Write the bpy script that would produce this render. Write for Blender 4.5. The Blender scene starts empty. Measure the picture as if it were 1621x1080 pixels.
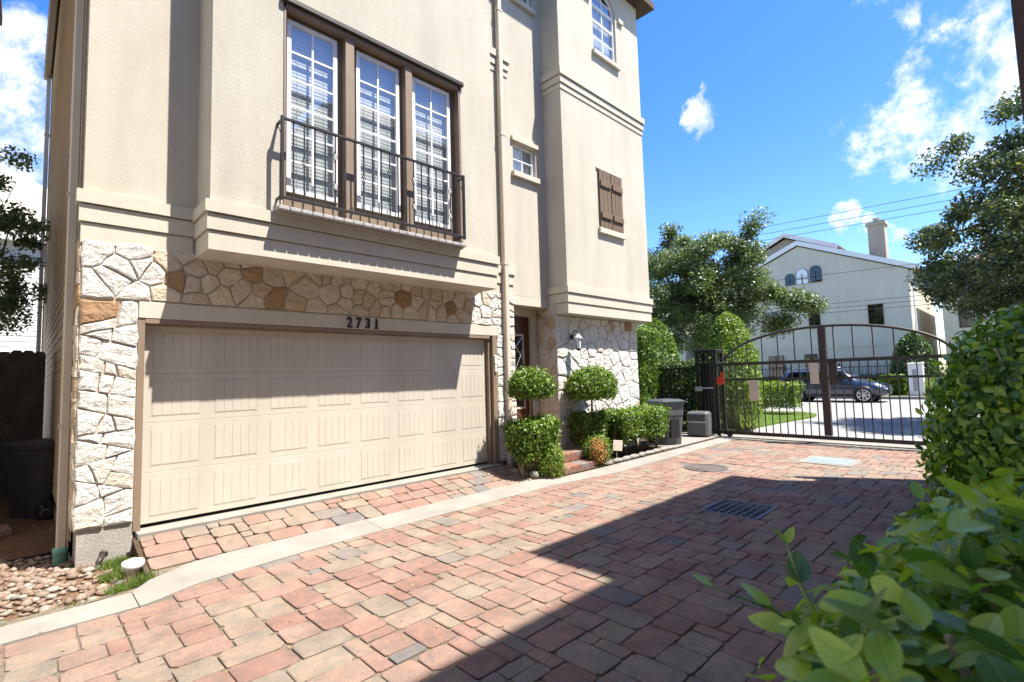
import bpy, bmesh, math, random
import numpy as np
from mathutils import Vector, Matrix
random.seed(7); RNG = np.random.default_rng(7)
S = bpy.context.scene
COL = S.collection
R = math.radians

# ------------------------------------------------------------------ camera, light, exposure
cam_d = bpy.data.cameras.new('camera'); cam = bpy.data.objects.new('camera', cam_d); COL.objects.link(cam)
yaw, pitch, roll = 0.77449, 0.07252, -0.02853
fw = Vector((math.sin(yaw)*math.cos(pitch), math.cos(yaw)*math.cos(pitch), math.sin(pitch)))
rt = Vector((math.cos(yaw), -math.sin(yaw), 0)); up = rt.cross(fw)
r2 = rt*math.cos(roll) + up*math.sin(roll); u2 = -rt*math.sin(roll) + up*math.cos(roll)
CP = Vector((-0.9266, -6.5042, 1.4587))
M = Matrix((r2, u2, -fw)).transposed().to_4x4(); M.translation = CP
cam.matrix_world = M
cam_d.sensor_width = 36; cam_d.lens = 36*795.5/1621; cam_d.clip_end = 3000; cam_d.clip_start = 0.05
cam_d.dof.use_dof = True; cam_d.dof.focus_distance = 7.0; cam_d.dof.aperture_fstop = 3.4
S.camera = cam
S.view_settings.view_transform = 'Standard'; S.view_settings.look = 'None'
S.view_settings.exposure = 1.57; S.view_settings.gamma = 1; S.view_settings.use_curve_mapping = False

SUN = Vector((0.54, -1.0, 2.44)).normalized()
sl = bpy.data.lights.new('sun', 'SUN'); sl.energy = 5.0; sl.angle = R(0.53); sl.color = (1.0, 0.95, 0.87)
so = bpy.data.objects.new('sun', sl); COL.objects.link(so)
so.rotation_euler = (-SUN).to_track_quat('-Z', 'Y').to_euler(); so.location = (6, -12, 25)

W = bpy.data.worlds.new('World'); S.world = W; W.use_nodes = True
def build_world():
    nt = W.node_tree; N = nt.nodes; L = nt.links; N.clear()
    out = N.new('ShaderNodeOutputWorld'); bg = N.new('ShaderNodeBackground'); bg.inputs['Strength'].default_value = 0.11
    sky = N.new('ShaderNodeTexSky'); sky.sky_type = 'NISHITA'; sky.sun_disc = False
    sky.sun_elevation = math.asin(SUN.z); sky.sun_rotation = math.atan2(SUN.x, SUN.y)
    sky.air_density = 1.0; sky.dust_density = 0.4; sky.ozone_density = 2.5
    hs = N.new('ShaderNodeHueSaturation'); hs.inputs['Saturation'].default_value = 1.34; hs.inputs['Hue'].default_value = .512; hs.inputs['Value'].default_value = 1.0
    L.new(sky.outputs[0], hs.inputs['Color'])
    tc = N.new('ShaderNodeTexCoord')
    blobs = [((-0.02, .92, .39), .15), ((.0, .93, .34), .13), ((-.12, .93, .30), .2), ((.93, .0, .36), .17), ((.935, .07, .352), .10),
             ((.93, -.10, .35), .2), ((.828, .34, .446), .046), ((.86, .084, .52), .05), ((.889, .03, .457), .03),
             ((.957, .182, .225), .035), ((.90, -.25, .30), .2), ((.6, -.7, .35), .22), ((-.4, -.8, .4), .25), ((-.8, .2, .5), .22),
             ((-.9, -.3, .25), .2), ((.2, -.6, .75), .16), ((-.4, .5, .75), .16), ((-.6, .75, .3), .22), ((.2, -.95, .22), .2)]
    wz = N.new('ShaderNodeTexNoise'); wz.inputs['Scale'].default_value = 6; wz.inputs['Detail'].default_value = 7; wz.inputs['Roughness'].default_value = .6; L.new(tc.outputs['Generated'], wz.inputs['Vector'])
    ws = N.new('ShaderNodeVectorMath'); ws.operation = 'MULTIPLY_ADD'; L.new(wz.outputs['Color'], ws.inputs[0]); ws.inputs[1].default_value = (.30, .30, .22); ws.inputs[2].default_value = (-.15, -.15, -.11)
    wv = N.new('ShaderNodeVectorMath'); wv.operation = 'ADD'; L.new(tc.outputs['Generated'], wv.inputs[0]); L.new(ws.outputs[0], wv.inputs[1])
    wn = N.new('ShaderNodeVectorMath'); wn.operation = 'NORMALIZE'; L.new(wv.outputs[0], wn.inputs[0])
    acc = None
    for d, r in blobs:
        v = Vector(d).normalized()
        dp = N.new('ShaderNodeVectorMath'); dp.operation = 'DOT_PRODUCT'; L.new(wn.outputs[0], dp.inputs[0]); dp.inputs[1].default_value = v
        mr = N.new('ShaderNodeMapRange'); mr.interpolation_type = 'SMOOTHSTEP'
        mr.inputs['From Min'].default_value = math.cos(r*1.25); mr.inputs['From Max'].default_value = math.cos(r*0.1)
        L.new(dp.outputs['Value'], mr.inputs['Value'])
        if acc is None: acc = mr.outputs[0]
        else:
            mx = N.new('ShaderNodeMath'); mx.operation = 'MAXIMUM'; L.new(acc, mx.inputs[0]); L.new(mr.outputs[0], mx.inputs[1]); acc = mx.outputs[0]
    nz = N.new('ShaderNodeTexNoise'); nz.inputs['Scale'].default_value = 13; nz.inputs['Detail'].default_value = 10; nz.inputs['Roughness'].default_value = 0.66
    L.new(tc.outputs['Generated'], nz.inputs['Vector'])
    m1 = N.new('ShaderNodeMath'); m1.operation = 'MULTIPLY_ADD'; L.new(nz.outputs['Fac'], m1.inputs[0]); m1.inputs[1].default_value = 3.6; m1.inputs[2].default_value = -2.30
    ad = N.new('ShaderNodeMath'); ad.operation = 'ADD'; L.new(acc, ad.inputs[0]); L.new(m1.outputs[0], ad.inputs[1])
    gate = N.new('ShaderNodeMapRange'); gate.interpolation_type = 'SMOOTHSTEP'; gate.inputs['From Min'].default_value = 0.0; gate.inputs['From Max'].default_value = 1.0
    L.new(ad.outputs[0], gate.inputs['Value'])
    # soft grey inside the clouds, brighter rims
    nz2 = N.new('ShaderNodeTexNoise'); nz2.inputs['Scale'].default_value = 5; nz2.inputs['Detail'].default_value = 4; L.new(tc.outputs['Generated'], nz2.inputs['Vector'])
    cr = N.new('ShaderNodeValToRGB'); cr.color_ramp.elements[0].position = .35; cr.color_ramp.elements[0].color = (3.1, 3.3, 3.7, 1)
    cr.color_ramp.elements[1].position = .62; cr.color_ramp.elements[1].color = (4.6, 4.6, 4.6, 1); L.new(nz2.outputs['Fac'], cr.inputs[0])
    mix = N.new('ShaderNodeMix'); mix.data_type = 'RGBA'; L.new(gate.outputs[0], mix.inputs[0]); L.new(hs.outputs[0], mix.inputs[6]); L.new(cr.outputs[0], mix.inputs[7])
    L.new(mix.outputs[2], bg.inputs['Color']); L.new(bg.outputs[0], out.inputs['Surface'])
build_world()

# ------------------------------------------------------------------ materials
MATS = {}
def mat(name, c1, c2=None, rough=.7, scale=6, bump=0.0, bscale=80, spec=.35, metal=0.0, isl=0.0, ramp=None, speck=0.0, detail=5, trans=0.0, bdist=.01, dirt=0.0, coat=0.0):
    """procedural Principled: c1..c2 by world noise, or a ramp of colours by object/island random"""
    m = bpy.data.materials.new(name); m.use_nodes = True; MATS[name] = m
    nt = m.node_tree; N = nt.nodes; L = nt.links
    b = N['Principled BSDF']; b.inputs['Roughness'].default_value = rough; b.inputs['Metallic'].default_value = metal
    b.inputs['Specular IOR Level'].default_value = spec; b.inputs['Coat Weight'].default_value = coat
    geo = N.new('ShaderNodeNewGeometry'); c2 = c2 or c1
    nz = N.new('ShaderNodeTexNoise'); nz.inputs['Scale'].default_value = scale; nz.inputs['Detail'].default_value = detail; nz.inputs['Roughness'].default_value = .6
    L.new(geo.outputs['Position'], nz.inputs['Vector'])
    rp = N.new('ShaderNodeMapRange'); rp.inputs['From Min'].default_value = .3; rp.inputs['From Max'].default_value = .7; L.new(nz.outputs['Fac'], rp.inputs['Value'])
    mx = N.new('ShaderNodeMix'); mx.data_type = 'RGBA'; L.new(rp.outputs[0], mx.inputs[0])
    mx.inputs[6].default_value = (*c1, 1); mx.inputs[7].default_value = (*c2, 1)
    col = mx.outputs[2]
    if ramp:
        oi = N.new('ShaderNodeObjectInfo'); ad = N.new('ShaderNodeMath'); ad.operation = 'ADD'
        L.new(oi.outputs['Random'], ad.inputs[0]); L.new(geo.outputs['Random Per Island'], ad.inputs[1])
        fr = N.new('ShaderNodeMath'); fr.operation = 'FRACT'; L.new(ad.outputs[0], fr.inputs[0])
        cr = N.new('ShaderNodeValToRGB'); cr.color_ramp.interpolation = 'LINEAR'
        els = cr.color_ramp.elements
        while len(els) < len(ramp): els.new(.5)
        for i, (p, c) in enumerate(ramp): els[i].position = p; els[i].color = (*c, 1)
        L.new(fr.outputs[0], cr.inputs[0])
        m2 = N.new('ShaderNodeMix'); m2.data_type = 'RGBA'; m2.blend_type = 'MULTIPLY'; m2.inputs[0].default_value = 1
        L.new(cr.outputs[0], m2.inputs[6]); L.new(col, m2.inputs[7]); col = m2.outputs[2]
    if speck:
        n3 = N.new('ShaderNodeTexNoise'); n3.inputs['Scale'].default_value = bscale*1.1; n3.inputs['Detail'].default_value = 2; L.new(geo.outputs['Position'], n3.inputs['Vector'])
        r3 = N.new('ShaderNodeMapRange'); r3.inputs['From Min'].default_value = .3; r3.inputs['From Max'].default_value = .7; r3.inputs['To Min'].default_value = 1-speck; r3.inputs['To Max'].default_value = 1+speck
        L.new(n3.outputs['Fac'], r3.inputs['Value'])
        m3 = N.new('ShaderNodeVectorMath'); m3.operation = 'SCALE'; L.new(col, m3.inputs[0]); L.new(r3.outputs[0], m3.inputs['Scale']); col = m3.outputs[0]
    if dirt:
        mp = N.new('ShaderNodeMapping'); mp.inputs['Scale'].default_value = (2.2, 2.2, .35); L.new(geo.outputs['Position'], mp.inputs['Vector'])
        n4 = N.new('ShaderNodeTexNoise'); n4.inputs['Scale'].default_value = 1.3; n4.inputs['Detail'].default_value = 6; L.new(mp.outputs[0], n4.inputs['Vector'])
        r4 = N.new('ShaderNodeMapRange'); r4.inputs['From Min'].default_value = .35; r4.inputs['From Max'].default_value = .7; r4.inputs['To Min'].default_value = 1; r4.inputs['To Max'].default_value = 1-dirt
        L.new(n4.outputs['Fac'], r4.inputs['Value'])
        m4 = N.new('ShaderNodeVectorMath'); m4.operation = 'SCALE'; L.new(col, m4.inputs[0]); L.new(r4.outputs[0], m4.inputs['Scale']); col = m4.outputs[0]
    L.new(col, b.inputs['Base Color'])
    if bump:
        nb = N.new('ShaderNodeTexNoise'); nb.inputs['Scale'].default_value = bscale; nb.inputs['Detail'].default_value = 4 if bscale > 20 else 9; nb.inputs['Roughness'].default_value = .65; L.new(geo.outputs['Position'], nb.inputs['Vector'])
        bp = N.new('ShaderNodeBump'); bp.inputs['Strength'].default_value = bump; bp.inputs['Distance'].default_value = bdist
        L.new(nb.outputs['Fac'], bp.inputs['Height']); L.new(bp.outputs[0], b.inputs['Normal'])
    if trans:
        tr = N.new('ShaderNodeBsdfTranslucent'); ts = N.new('ShaderNodeVectorMath'); ts.operation = 'MULTIPLY'
        L.new(col, ts.inputs[0]); ts.inputs[1].default_value = (1.5, 1.6, .6); L.new(ts.outputs[0], tr.inputs['Color'])
        ms = N.new('ShaderNodeMixShader'); ms.inputs[0].default_value = trans
        L.new(b.outputs[0], ms.inputs[1]); L.new(tr.outputs[0], ms.inputs[2]); L.new(ms.outputs[0], N['Material Output'].inputs['Surface'])
    return m
def glass(name, tint=(.8, .85, .88), boost=.16, ior=1.6):
    m = bpy.data.materials.new(name); m.use_nodes = True; MATS[name] = m
    nt = m.node_tree; N = nt.nodes; L = nt.links; N.remove(N['Principled BSDF'])
    fr = N.new('ShaderNodeLayerWeight'); fr.inputs['Blend'].default_value = .5; pw_ = N.new('ShaderNodeMath'); pw_.operation = 'POWER'; L.new(fr.outputs['Facing'], pw_.inputs[0]); pw_.inputs[1].default_value = 4
    ma = N.new('ShaderNodeMath'); ma.operation = 'MULTIPLY_ADD'; ma.use_clamp = True; L.new(pw_.outputs[0], ma.inputs[0]); ma.inputs[1].default_value = .75; ma.inputs[2].default_value = boost
    t = N.new('ShaderNodeBsdfTransparent'); t.inputs['Color'].default_value = (*tint, 1)
    g = N.new('ShaderNodeBsdfGlossy'); g.inputs['Roughness'].default_value = .015
    x = N.new('ShaderNodeMixShader'); L.new(ma.outputs[0], x.inputs[0]); L.new(t.outputs[0], x.inputs[1]); L.new(g.outputs[0], x.inputs[2])
    L.new(x.outputs[0], N['Material Output'].inputs['Surface'])
    return m
mat('stucco', (.475, .436, .355), (.52, .482, .40), .93, 1.2, .6, 120, .12, speck=.14, dirt=.14, bdist=.012)
mat('stucco_trim', (.475, .436, .355), (.52, .482, .40), .93, 1.5, .35, 110, .12, speck=.07, dirt=.06)
mat('brown_trim', (.20, .145, .10), (.235, .175, .125), .55, 4, .1, 40, .3, dirt=.12)
mat('tan_paint', (.50, .43, .34), (.54, .47, .38), .5, 3, .05, 60, .35, dirt=.1)
mat('siding', (.56, .43, .29), (.50, .38, .26), .6, 2, .12, 60, .3, dirt=.15)
mat('door_paint', (.455, .410, .338), (.485, .440, .365), .5, 1.2, .10, 160, .3, dirt=.12)
mat('white_paint', (.80, .80, .79), None, .4, 4)
mat('blind', (.56, .575, .57), (.50, .515, .51), .6, 3)
mat('iron', (.018, .018, .021), (.03, .029, .03), .45, 14, .15, 90, .4, metal=.3)
mat('bronze', (.028, .023, .020), (.045, .036, .030), .5, 9, .1, 60, .4, metal=.2)
mat('dark_wood', (.10, .035, .015), (.06, .02, .01), .35, 8, .15, 30, .4)
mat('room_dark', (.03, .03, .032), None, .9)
mat('mortar', (.52, .465, .375), (.43, .37, .285), .95, 5, .6, 70, .1, speck=.12)
mat('sill_grey', (.30, .30, .30), (.38, .37, .36), .9, 12, .4, 60, .2, speck=.1)
mat('stone', (1.0, .99, .97), (.95, .83, .66), .92, 3.5, 1.0, 13, .12, speck=.08, bdist=.06, detail=8,
    ramp=[(0, (.66, .62, .55)), (.5, (.63, .57, .49)), (.80, (.54, .465, .365)), (.92, (.50, .40, .28)), (.97, (.40, .28, .17)), (1, (.31, .20, .12))])  # tan copy of the stone, shade put into its colour
mat('stone_sunlit', (.86, .86, .87), (.86, .83, .77), .92, 5, 1.0, 13, .12, speck=.08, bdist=.06, detail=8,
    ramp=[(0, (.72, .71, .69)), (.6, (.70, .68, .63)), (.88, (.67, .62, .54)), (.96, (.60, .53, .42)), (.985, (.44, .29, .17)), (1, (.36, .20, .12))])  # paler copy of the same stone for faces in sun
mat('concrete', (.20, .186, .162), (.25, .235, .208), .92, 2.2, .3, 120, .15, speck=.07, dirt=.12)
mat('concrete_dark', (.27, .25, .22), (.36, .33, .29), .95, 5, .6, 45, .1, speck=.15)
mat('road', (.225, .218, .205), (.26, .252, .24), .93, .7, .15, 60, .15, speck=.04, dirt=.1)
mat('paver', (.80, .88, .92), (1.20, 1.08, 1.02), .92, 11, .9, 170, .12, speck=.34, bdist=.008, detail=8, dirt=.26,
    ramp=[(0, (.218, .135, .107)), (.3, (.248, .160, .127)), (.55, (.243, .175, .138)), (.76, (.238, .19, .143)), (.90, (.212, .176, .140)), (.96, (.182, .163, .147)), (1, (.16, .152, .146))])
mat('joint_sand', (.105, .085, .066), (.17, .14, .10), 1, 14, .5, 140, .05, speck=.2)
mat('brick', (.8, .8, .8), (1.2, 1.2, 1.2), .9, 9, .6, 90, .15, speck=.18, ramp=[(0, (.20, .09, .065)), (.5, (.24, .125, .09)), (.8, (.19, .13, .10)), (1, (.15, .14, .135))])
mat('soil', (.115, .065, .04), (.19, .12, .075), 1, 9, .9, 50, .05, speck=.3, bdist=.03)
mat('mulch', (.060, .040, .028), (.11, .08, .055), 1, 14, .9, 60, .05, speck=.3, bdist=.03)
mat('pebble', (.9, .9, .9), (1.1, 1.1, 1.1), .75, 20, .3, 60, .3, speck=.1, ramp=[(0, (.235, .19, .15)), (.25, (.175, .115, .082)), (.5, (.20, .148, .11)), (.7, (.15, .098, .07)), (.85, (.28, .25, .21)), (1, (.115, .105, .095))])
mat('gravel_bed', (.36, .27, .20), (.50, .41, .32), 1, 26, .9, 55, .1, speck=.25, bdist=.03)
mat('grass', (.9, .9, .9), (1.15, 1.1, .9), .8, 3, 0, ramp=[(0, (.07, .12, .022)), (.6, (.10, .165, .03)), (1, (.15, .19, .05))], trans=.3)
mat('lawn', (.085, .14, .03), (.12, .18, .04), 1, 5, .8, 90, .05, speck=.25)
mat('bark', (.10, .075, .055), (.17, .13, .10), .95, 14, .8, 40, .1, speck=.2)
mat('twig', (.26, .19, .13), (.34, .25, .17), .9, 10, .4, 60, .1)
mat('terrain', (.13, .15, .07), (.20, .19, .12), 1, .4, .3, 8, .05)
def leafmat(name, cols, trans=.28, rough=.42, spec=.45):
    return mat(name, (.85, .87, .85), (1.15, 1.12, 1.1), rough, 5, 0, 40, spec, ramp=[(i/(len(cols)-1), c) for i, c in enumerate(cols)], trans=trans)
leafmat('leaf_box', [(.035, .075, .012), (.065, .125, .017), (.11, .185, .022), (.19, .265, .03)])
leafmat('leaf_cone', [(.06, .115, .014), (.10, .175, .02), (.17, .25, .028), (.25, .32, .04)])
leafmat('leaf_near', [(.05, .12, .04), (.09, .19, .036), (.16, .29, .036), (.25, .39, .04), (.36, .46, .06)], .38, .28, .55)
leafmat('leaf_oak', [(.065, .105, .045), (.09, .132, .057), (.12, .16, .068), (.17, .20, .08)], .28, .38)
leafmat('leaf_elm', [(.045, .075, .042), (.068, .102, .054), (.10, .135, .062), (.18, .19, .065)], .25, .38)
leafmat('leaf_dark', [(.022, .05, .012), (.035, .075, .016), (.06, .11, .022), (.10, .16, .03)])
leafmat('leaf_dead', [(.36, .16, .06), (.45, .22, .09), (.50, .30, .14)], .2, .7, .2)
leafmat('leaf_grassy', [(.11, .17, .05), (.17, .24, .07), (.26, .32, .12)], .3, .5)
mat('bin_grey', (.085, .088, .092), (.10, .10, .105), .5, 5, .1, 60, .35, dirt=.15)
mat('bin_black', (.03, .03, .031), (.045, .043, .042), .5, 5, .1, 60, .35, dirt=.15)
mat('lid_dark', (.055, .058, .065), None, .45, 5)
mat('rubber', (.012, .012, .012), None, .8)
mat('red_plastic', (.55, .05, .03), None, .4)
mat('green_pipe', (.10, .26, .22), (.14, .32, .26), .6, 20, .2, 50)
mat('white_plastic', (.78, .77, .73), (.70, .68, .62), .5, 12, .1, 60)
mat('fence_wood', (.06, .05, .042), (.11, .09, .072), .9, 6, .6, 30, .1, speck=.2)
mat('shutter_wood', (.165, .115, .075), (.13, .09, .06), .7, 8, .4, 40, .2)
mat('car_paint', (.012, .022, .055), None, .22, 5, spec=.6, coat=.8)
mat('car_trim', (.02, .02, .022), None, .5)
mat('alloy', (.62, .63, .65), None, .3, metal=.8)
mat('lamp_clear', (.80, .82, .85), None, .12, spec=.8)
mat('lamp_red', (.45, .01, .01), None, .2)
mat('far_wall', (.58, .55, .455), (.62, .59, .495), .93, .8, .2, 30, .1, dirt=.08)
mat('far_cream', (.40, .35, .27), (.44, .39, .31), .93, .8, .2, 30, .1, dirt=.1)
mat('roof_tile', (.11, .082, .066), (.16, .12, .095), .95, 3, .7, 14, .1, speck=.25, bdist=.05)
mat('roof_light', (.36, .33, .28), (.44, .40, .34), .95, 3, .7, 14, .1, speck=.15)
mat('white_siding', (.70, .70, .68), (.64, .64, .62), .7, 2, .1, 30)
mat('eave_brown', (.060, .034, .026), (.085, .05, .038), .6, 4)
mat('beige_box', (.50, .42, .34), (.56, .48, .39), .6, 8)
mat('sign_card', (.55, .46, .36), (.62, .54, .44), .7, 9)
mat('lid_blue', (.15, .185, .20), (.18, .215, .23), .7, 3, .2, 50)
mat('manhole', (.085, .074, .066), (.125, .108, .094), .75, 7, .5, 50, .3, metal=.2)
mat('grate', (.12, .13, .16), (.16, .17, .20), .6, 10, .3, 50, .3, metal=.2)
mat('pit', (.01, .01, .01), None, .95)
mat('wire', (.03, .03, .035), None, .6)
glass('glass', (.93, .96, .98), .24); glass('glass_dark', (.25, .27, .30), .10); glass('car_glass', (.10, .11, .13), .12)
def veined(name, cols):
    m = leafmat(name, cols, .36, .26, .55); N = m.node_tree.nodes; L = m.node_tree.links; b = N['Principled BSDF']
    src = b.inputs['Base Color'].links[0].from_socket
    tc = N.new('ShaderNodeTexCoord'); sp = N.new('ShaderNodeSeparateXYZ'); L.new(tc.outputs['Object'], sp.inputs[0])
    ab = N.new('ShaderNodeMath'); ab.operation = 'ABSOLUTE'; L.new(sp.outputs['X'], ab.inputs[0])
    mr = N.new('ShaderNodeMapRange'); mr.inputs['From Min'].default_value = .006; mr.inputs['From Max'].default_value = .022; mr.inputs['To Min'].default_value = 1; mr.inputs['To Max'].default_value = 0; L.new(ab.outputs[0], mr.inputs['Value'])
    ma = N.new('ShaderNodeMath'); ma.operation = 'MULTIPLY_ADD'; L.new(ab.outputs[0], ma.inputs[0]); ma.inputs[1].default_value = -1.0; L.new(sp.outputs['Y'], ma.inputs[2])
    mu = N.new('ShaderNodeMath'); mu.operation = 'MULTIPLY'; L.new(ma.outputs[0], mu.inputs[0]); mu.inputs[1].default_value = 62
    sn = N.new('ShaderNodeMath'); sn.operation = 'SINE'; L.new(mu.outputs[0], sn.inputs[0])
    pr = N.new('ShaderNodeMapRange'); pr.inputs['From Min'].default_value = .8; pr.inputs['From Max'].default_value = 1; pr.inputs['To Max'].default_value = .35; L.new(sn.outputs[0], pr.inputs['Value'])
    mxx = N.new('ShaderNodeMath'); mxx.operation = 'MAXIMUM'; L.new(mr.outputs[0], mxx.inputs[0]); L.new(pr.outputs[0], mxx.inputs[1])
    sc = N.new('ShaderNodeMath'); sc.operation = 'MULTIPLY'; L.new(mxx.outputs[0], sc.inputs[0]); sc.inputs[1].default_value = .55
    mx = N.new('ShaderNodeMix'); mx.data_type = 'RGBA'; L.new(sc.outputs[0], mx.inputs[0]); L.new(src, mx.inputs[6]); mx.inputs[7].default_value = (.34, .44, .12, 1)
    L.new(mx.outputs[2], b.inputs['Base Color'])
    bp = N.new('ShaderNodeBump'); bp.inputs['Strength'].default_value = .5; bp.inputs['Distance'].default_value = .004; bp.invert = True; L.new(mxx.outputs[0], bp.inputs['Height']); L.new(bp.outputs[0], b.inputs['Normal'])
    return m
veined('leaf_veined', [(.05, .12, .04), (.09, .19, .036), (.16, .29, .036), (.25, .39, .04), (.36, .46, .06)])
def MT(n): return MATS[n]

# ------------------------------------------------------------------ builders
class MB:
    def __init__(s): s.v = []; s.f = []
    def add(s, v, f):
        o = len(s.v); s.v += [tuple(p) for p in v]; s.f += [tuple(i+o for i in q) for q in f]; return s
    def box(s, x0, x1, y0, y1, z0, z1, m=None):
        v = [(x0,y0,z0),(x1,y0,z0),(x1,y1,z0),(x0,y1,z0),(x0,y0,z1),(x1,y0,z1),(x1,y1,z1),(x0,y1,z1)]
        if m: v = [m @ Vector(p) for p in v]
        return s.add(v, [(0,3,2,1),(4,5,6,7),(0,1,5,4),(1,2,6,5),(2,3,7,6),(3,0,4,7)])
    def cbox(s, x0, x1, y0, y1, z0, z1, c=.005, m=None):
        """box with chamfered edges"""
        P = []; idx = {}
        xs, ys, zs = (x0, x1), (y0, y1), (z0, z1)
        for i in (0,1):
            for j in (0,1):
                for k in (0,1):
                    for a in range(3):
                        p = [xs[i] + (c if i==0 else -c), ys[j] + (c if j==0 else -c), zs[k] + (c if k==0 else -c)]
                        p[a] = (xs, ys, zs)[a][(i,j,k)[a]]
                        idx[(i,j,k,a)] = len(P); P.append(Vector(p))
        F = []
        for a in range(3):
            b, d = (a+1)%3, (a+2)%3
            for sgn in (0,1):
                q = []
                for (u, w) in ((0,0),(1,0),(1,1),(0,1)):
                    t = [0,0,0]; t[a] = sgn; t[b] = u; t[d] = w; q.append(idx[(*t, a)])
                F.append(q if sgn else q[::-1])
            for u in (0,1):
                for w in (0,1):
                    t0 = [0,0,0]; t0[a] = 0; t0[b] = u; t0[d] = w; t1 = list(t0); t1[a] = 1
                    q = [idx[(*t0,b)], idx[(*t1,b)], idx[(*t1,d)], idx[(*t0,d)]]
                    F.append(q if u == w else q[::-1])
        for i in (0,1):
            for j in (0,1):
                for k in (0,1):
                    q = [idx[(i,j,k,0)], idx[(i,j,k,1)], idx[(i,j,k,2)]]
                    F.append(q if (i+j+k) % 2 else q[::-1])
        if m: P = [m @ p for p in P]
        return s.add(P, F)
    def prism(s, poly, a, b, axis=2, m=None):
        """polygon (2-D) extruded from a to b along axis"""
        def mk(p, h):
            q = {2: (p[0], p[1], h), 1: (p[0], h, p[1]), 0: (h, p[0], p[1])}[axis]
            return (m @ Vector(q)) if m else q
        n = len(poly); v = [mk(p, a) for p in poly] + [mk(p, b) for p in poly]
        f = [tuple(range(n))[::-1], tuple(range(n, 2*n))] + [(i, (i+1)%n, n+(i+1)%n, n+i) for i in range(n)]
        return s.add(v, f)
    def tube(s, pts, r, n=8, cap=True):
        pts = [Vector(p) for p in pts]; rs = r if isinstance(r, (list, tuple)) else [r]*len(pts)
        V = []; F = []; ref = None
        for i, p in enumerate(pts):
            t = (pts[min(i+1, len(pts)-1)] - pts[max(i-1, 0)]).normalized()
            if ref is None: ref = Vector((0,0,1)) if abs(t.z) < .9 else Vector((1,0,0))
            a = t.cross(ref).normalized(); b = t.cross(a).normalized(); ref = -a.cross(t) if False else ref
            for k in range(n):
                th = 2*math.pi*k/n; V.append(p + (a*math.cos(th) + b*math.sin(th))*rs[i])
        for i in range(len(pts)-1):
            for k in range(n): F.append((i*n+k, i*n+(k+1)%n, (i+1)*n+(k+1)%n, (i+1)*n+k))
        if cap: F.append(tuple(range(n))[::-1]); F.append(tuple((len(pts)-1)*n+k for k in range(n)))
        return s.add(V, F)
    def lathe(s, prof, n=20, c=(0,0,0), m=None):
        V = []; F = []
        for r, z in prof:
            for k in range(n):
                th = 2*math.pi*k/n; p = Vector((c[0]+r*math.cos(th), c[1]+r*math.sin(th), c[2]+z)); V.append(m @ p if m else p)
        for i in range(len(prof)-1):
            for k in range(n): F.append((i*n+k, i*n+(k+1)%n, (i+1)*n+(k+1)%n, (i+1)*n+k))
        F.append(tuple(range(n))[::-1]); F.append(tuple((len(prof)-1)*n+k for k in range(n)))
        return s.add(V, F)
    def torus(s, c, R0, r0, axis=0, n=20, k=6):
        pts = []
        V = []; F = []
        for i in range(n):
            a = 2*math.pi*i/n
            for j in range(k):
                b = 2*math.pi*j/k; u = (R0+r0*math.cos(b)); q = (u*math.cos(a), u*math.sin(a), r0*math.sin(b))
                V.append({0: (c[0]+q[2], c[1]+q[0], c[2]+q[1]), 1: (c[0]+q[0], c[1]+q[2], c[2]+q[1]), 2: (c[0]+q[0], c[1]+q[1], c[2]+q[2])}[axis])
        for i in range(n):
            for j in range(k): F.append((i*k+j, ((i+1)%n)*k+j, ((i+1)%n)*k+(j+1)%k, i*k+(j+1)%k))
        return s.add(V, F)
    def holed(s, x0, x1, z0, z1, holes, yf, depth, axis=1):
        """front sheet in plane y=yf with rectangular holes and their reveals"""
        xs = sorted({x0, x1, *[h[0] for h in holes], *[h[1] for h in holes]}); zs = sorted({z0, z1, *[h[2] for h in holes], *[h[3] for h in holes]})
        for i in range(len(xs)-1):
            for j in range(len(zs)-1):
                cx, cz = (xs[i]+xs[i+1])/2, (zs[j]+zs[j+1])/2
                if any(h[0] < cx < h[1] and h[2] < cz < h[3] for h in holes): continue
                s.add([(xs[i],yf,zs[j]),(xs[i+1],yf,zs[j]),(xs[i+1],yf,zs[j+1]),(xs[i],yf,zs[j+1])], [(0,1,2,3)])
        for a, b, c, d in holes:
            y2 = yf+depth
            s.add([(a,yf,c),(a,y2,c),(a,y2,d),(a,yf,d)], [(0,1,2,3)]); s.add([(b,yf,c),(b,y2,c),(b,y2,d),(b,yf,d)], [(3,2,1,0)])
            s.add([(a,yf,c),(b,yf,c),(b,y2,c),(a,y2,c)], [(0,1,2,3)]); s.add([(a,yf,d),(b,yf,d),(b,y2,d),(a,y2,d)], [(3,2,1,0)])
        return s
    def mesh(s, name, m, smooth=False):
        me = bpy.data.meshes.new(name); me.from_pydata(s.v, [], s.f)
        if isinstance(m, str): m = MT(m)
        me.materials.append(m)
        if smooth: me.polygons.foreach_set('use_smooth', [True]*len(me.polygons))
        me.update(); return me
    def build(s, name, m, parent=None, smooth=False, **tags):
        return link(name, s.mesh(name, m, smooth), parent, **tags)
def link(name, me, parent=None, loc=None, label=None, cat=None, group=None, kind=None):
    o = bpy.data.objects.new(name, me); COL.objects.link(o)
    if parent: o.parent = parent
    if loc is not None: o.location = loc
    if label: o['label'] = label
    if cat: o['category'] = cat
    if group: o['group'] = group
    if kind: o['kind'] = kind
    return o
def thing(name, label, cat, loc=(0,0,0), group=None, rz=0):
    o = link(name, None, None, loc, label, cat, group); o.rotation_euler.z = rz; o.empty_display_size = .2; return o
def struct(name, mb, m): return mb.build(name, m, None, kind='structure')
def bx(name, m, parent, *a, **k): return MB().box(*a).build(name, m, parent, **k)

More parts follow.
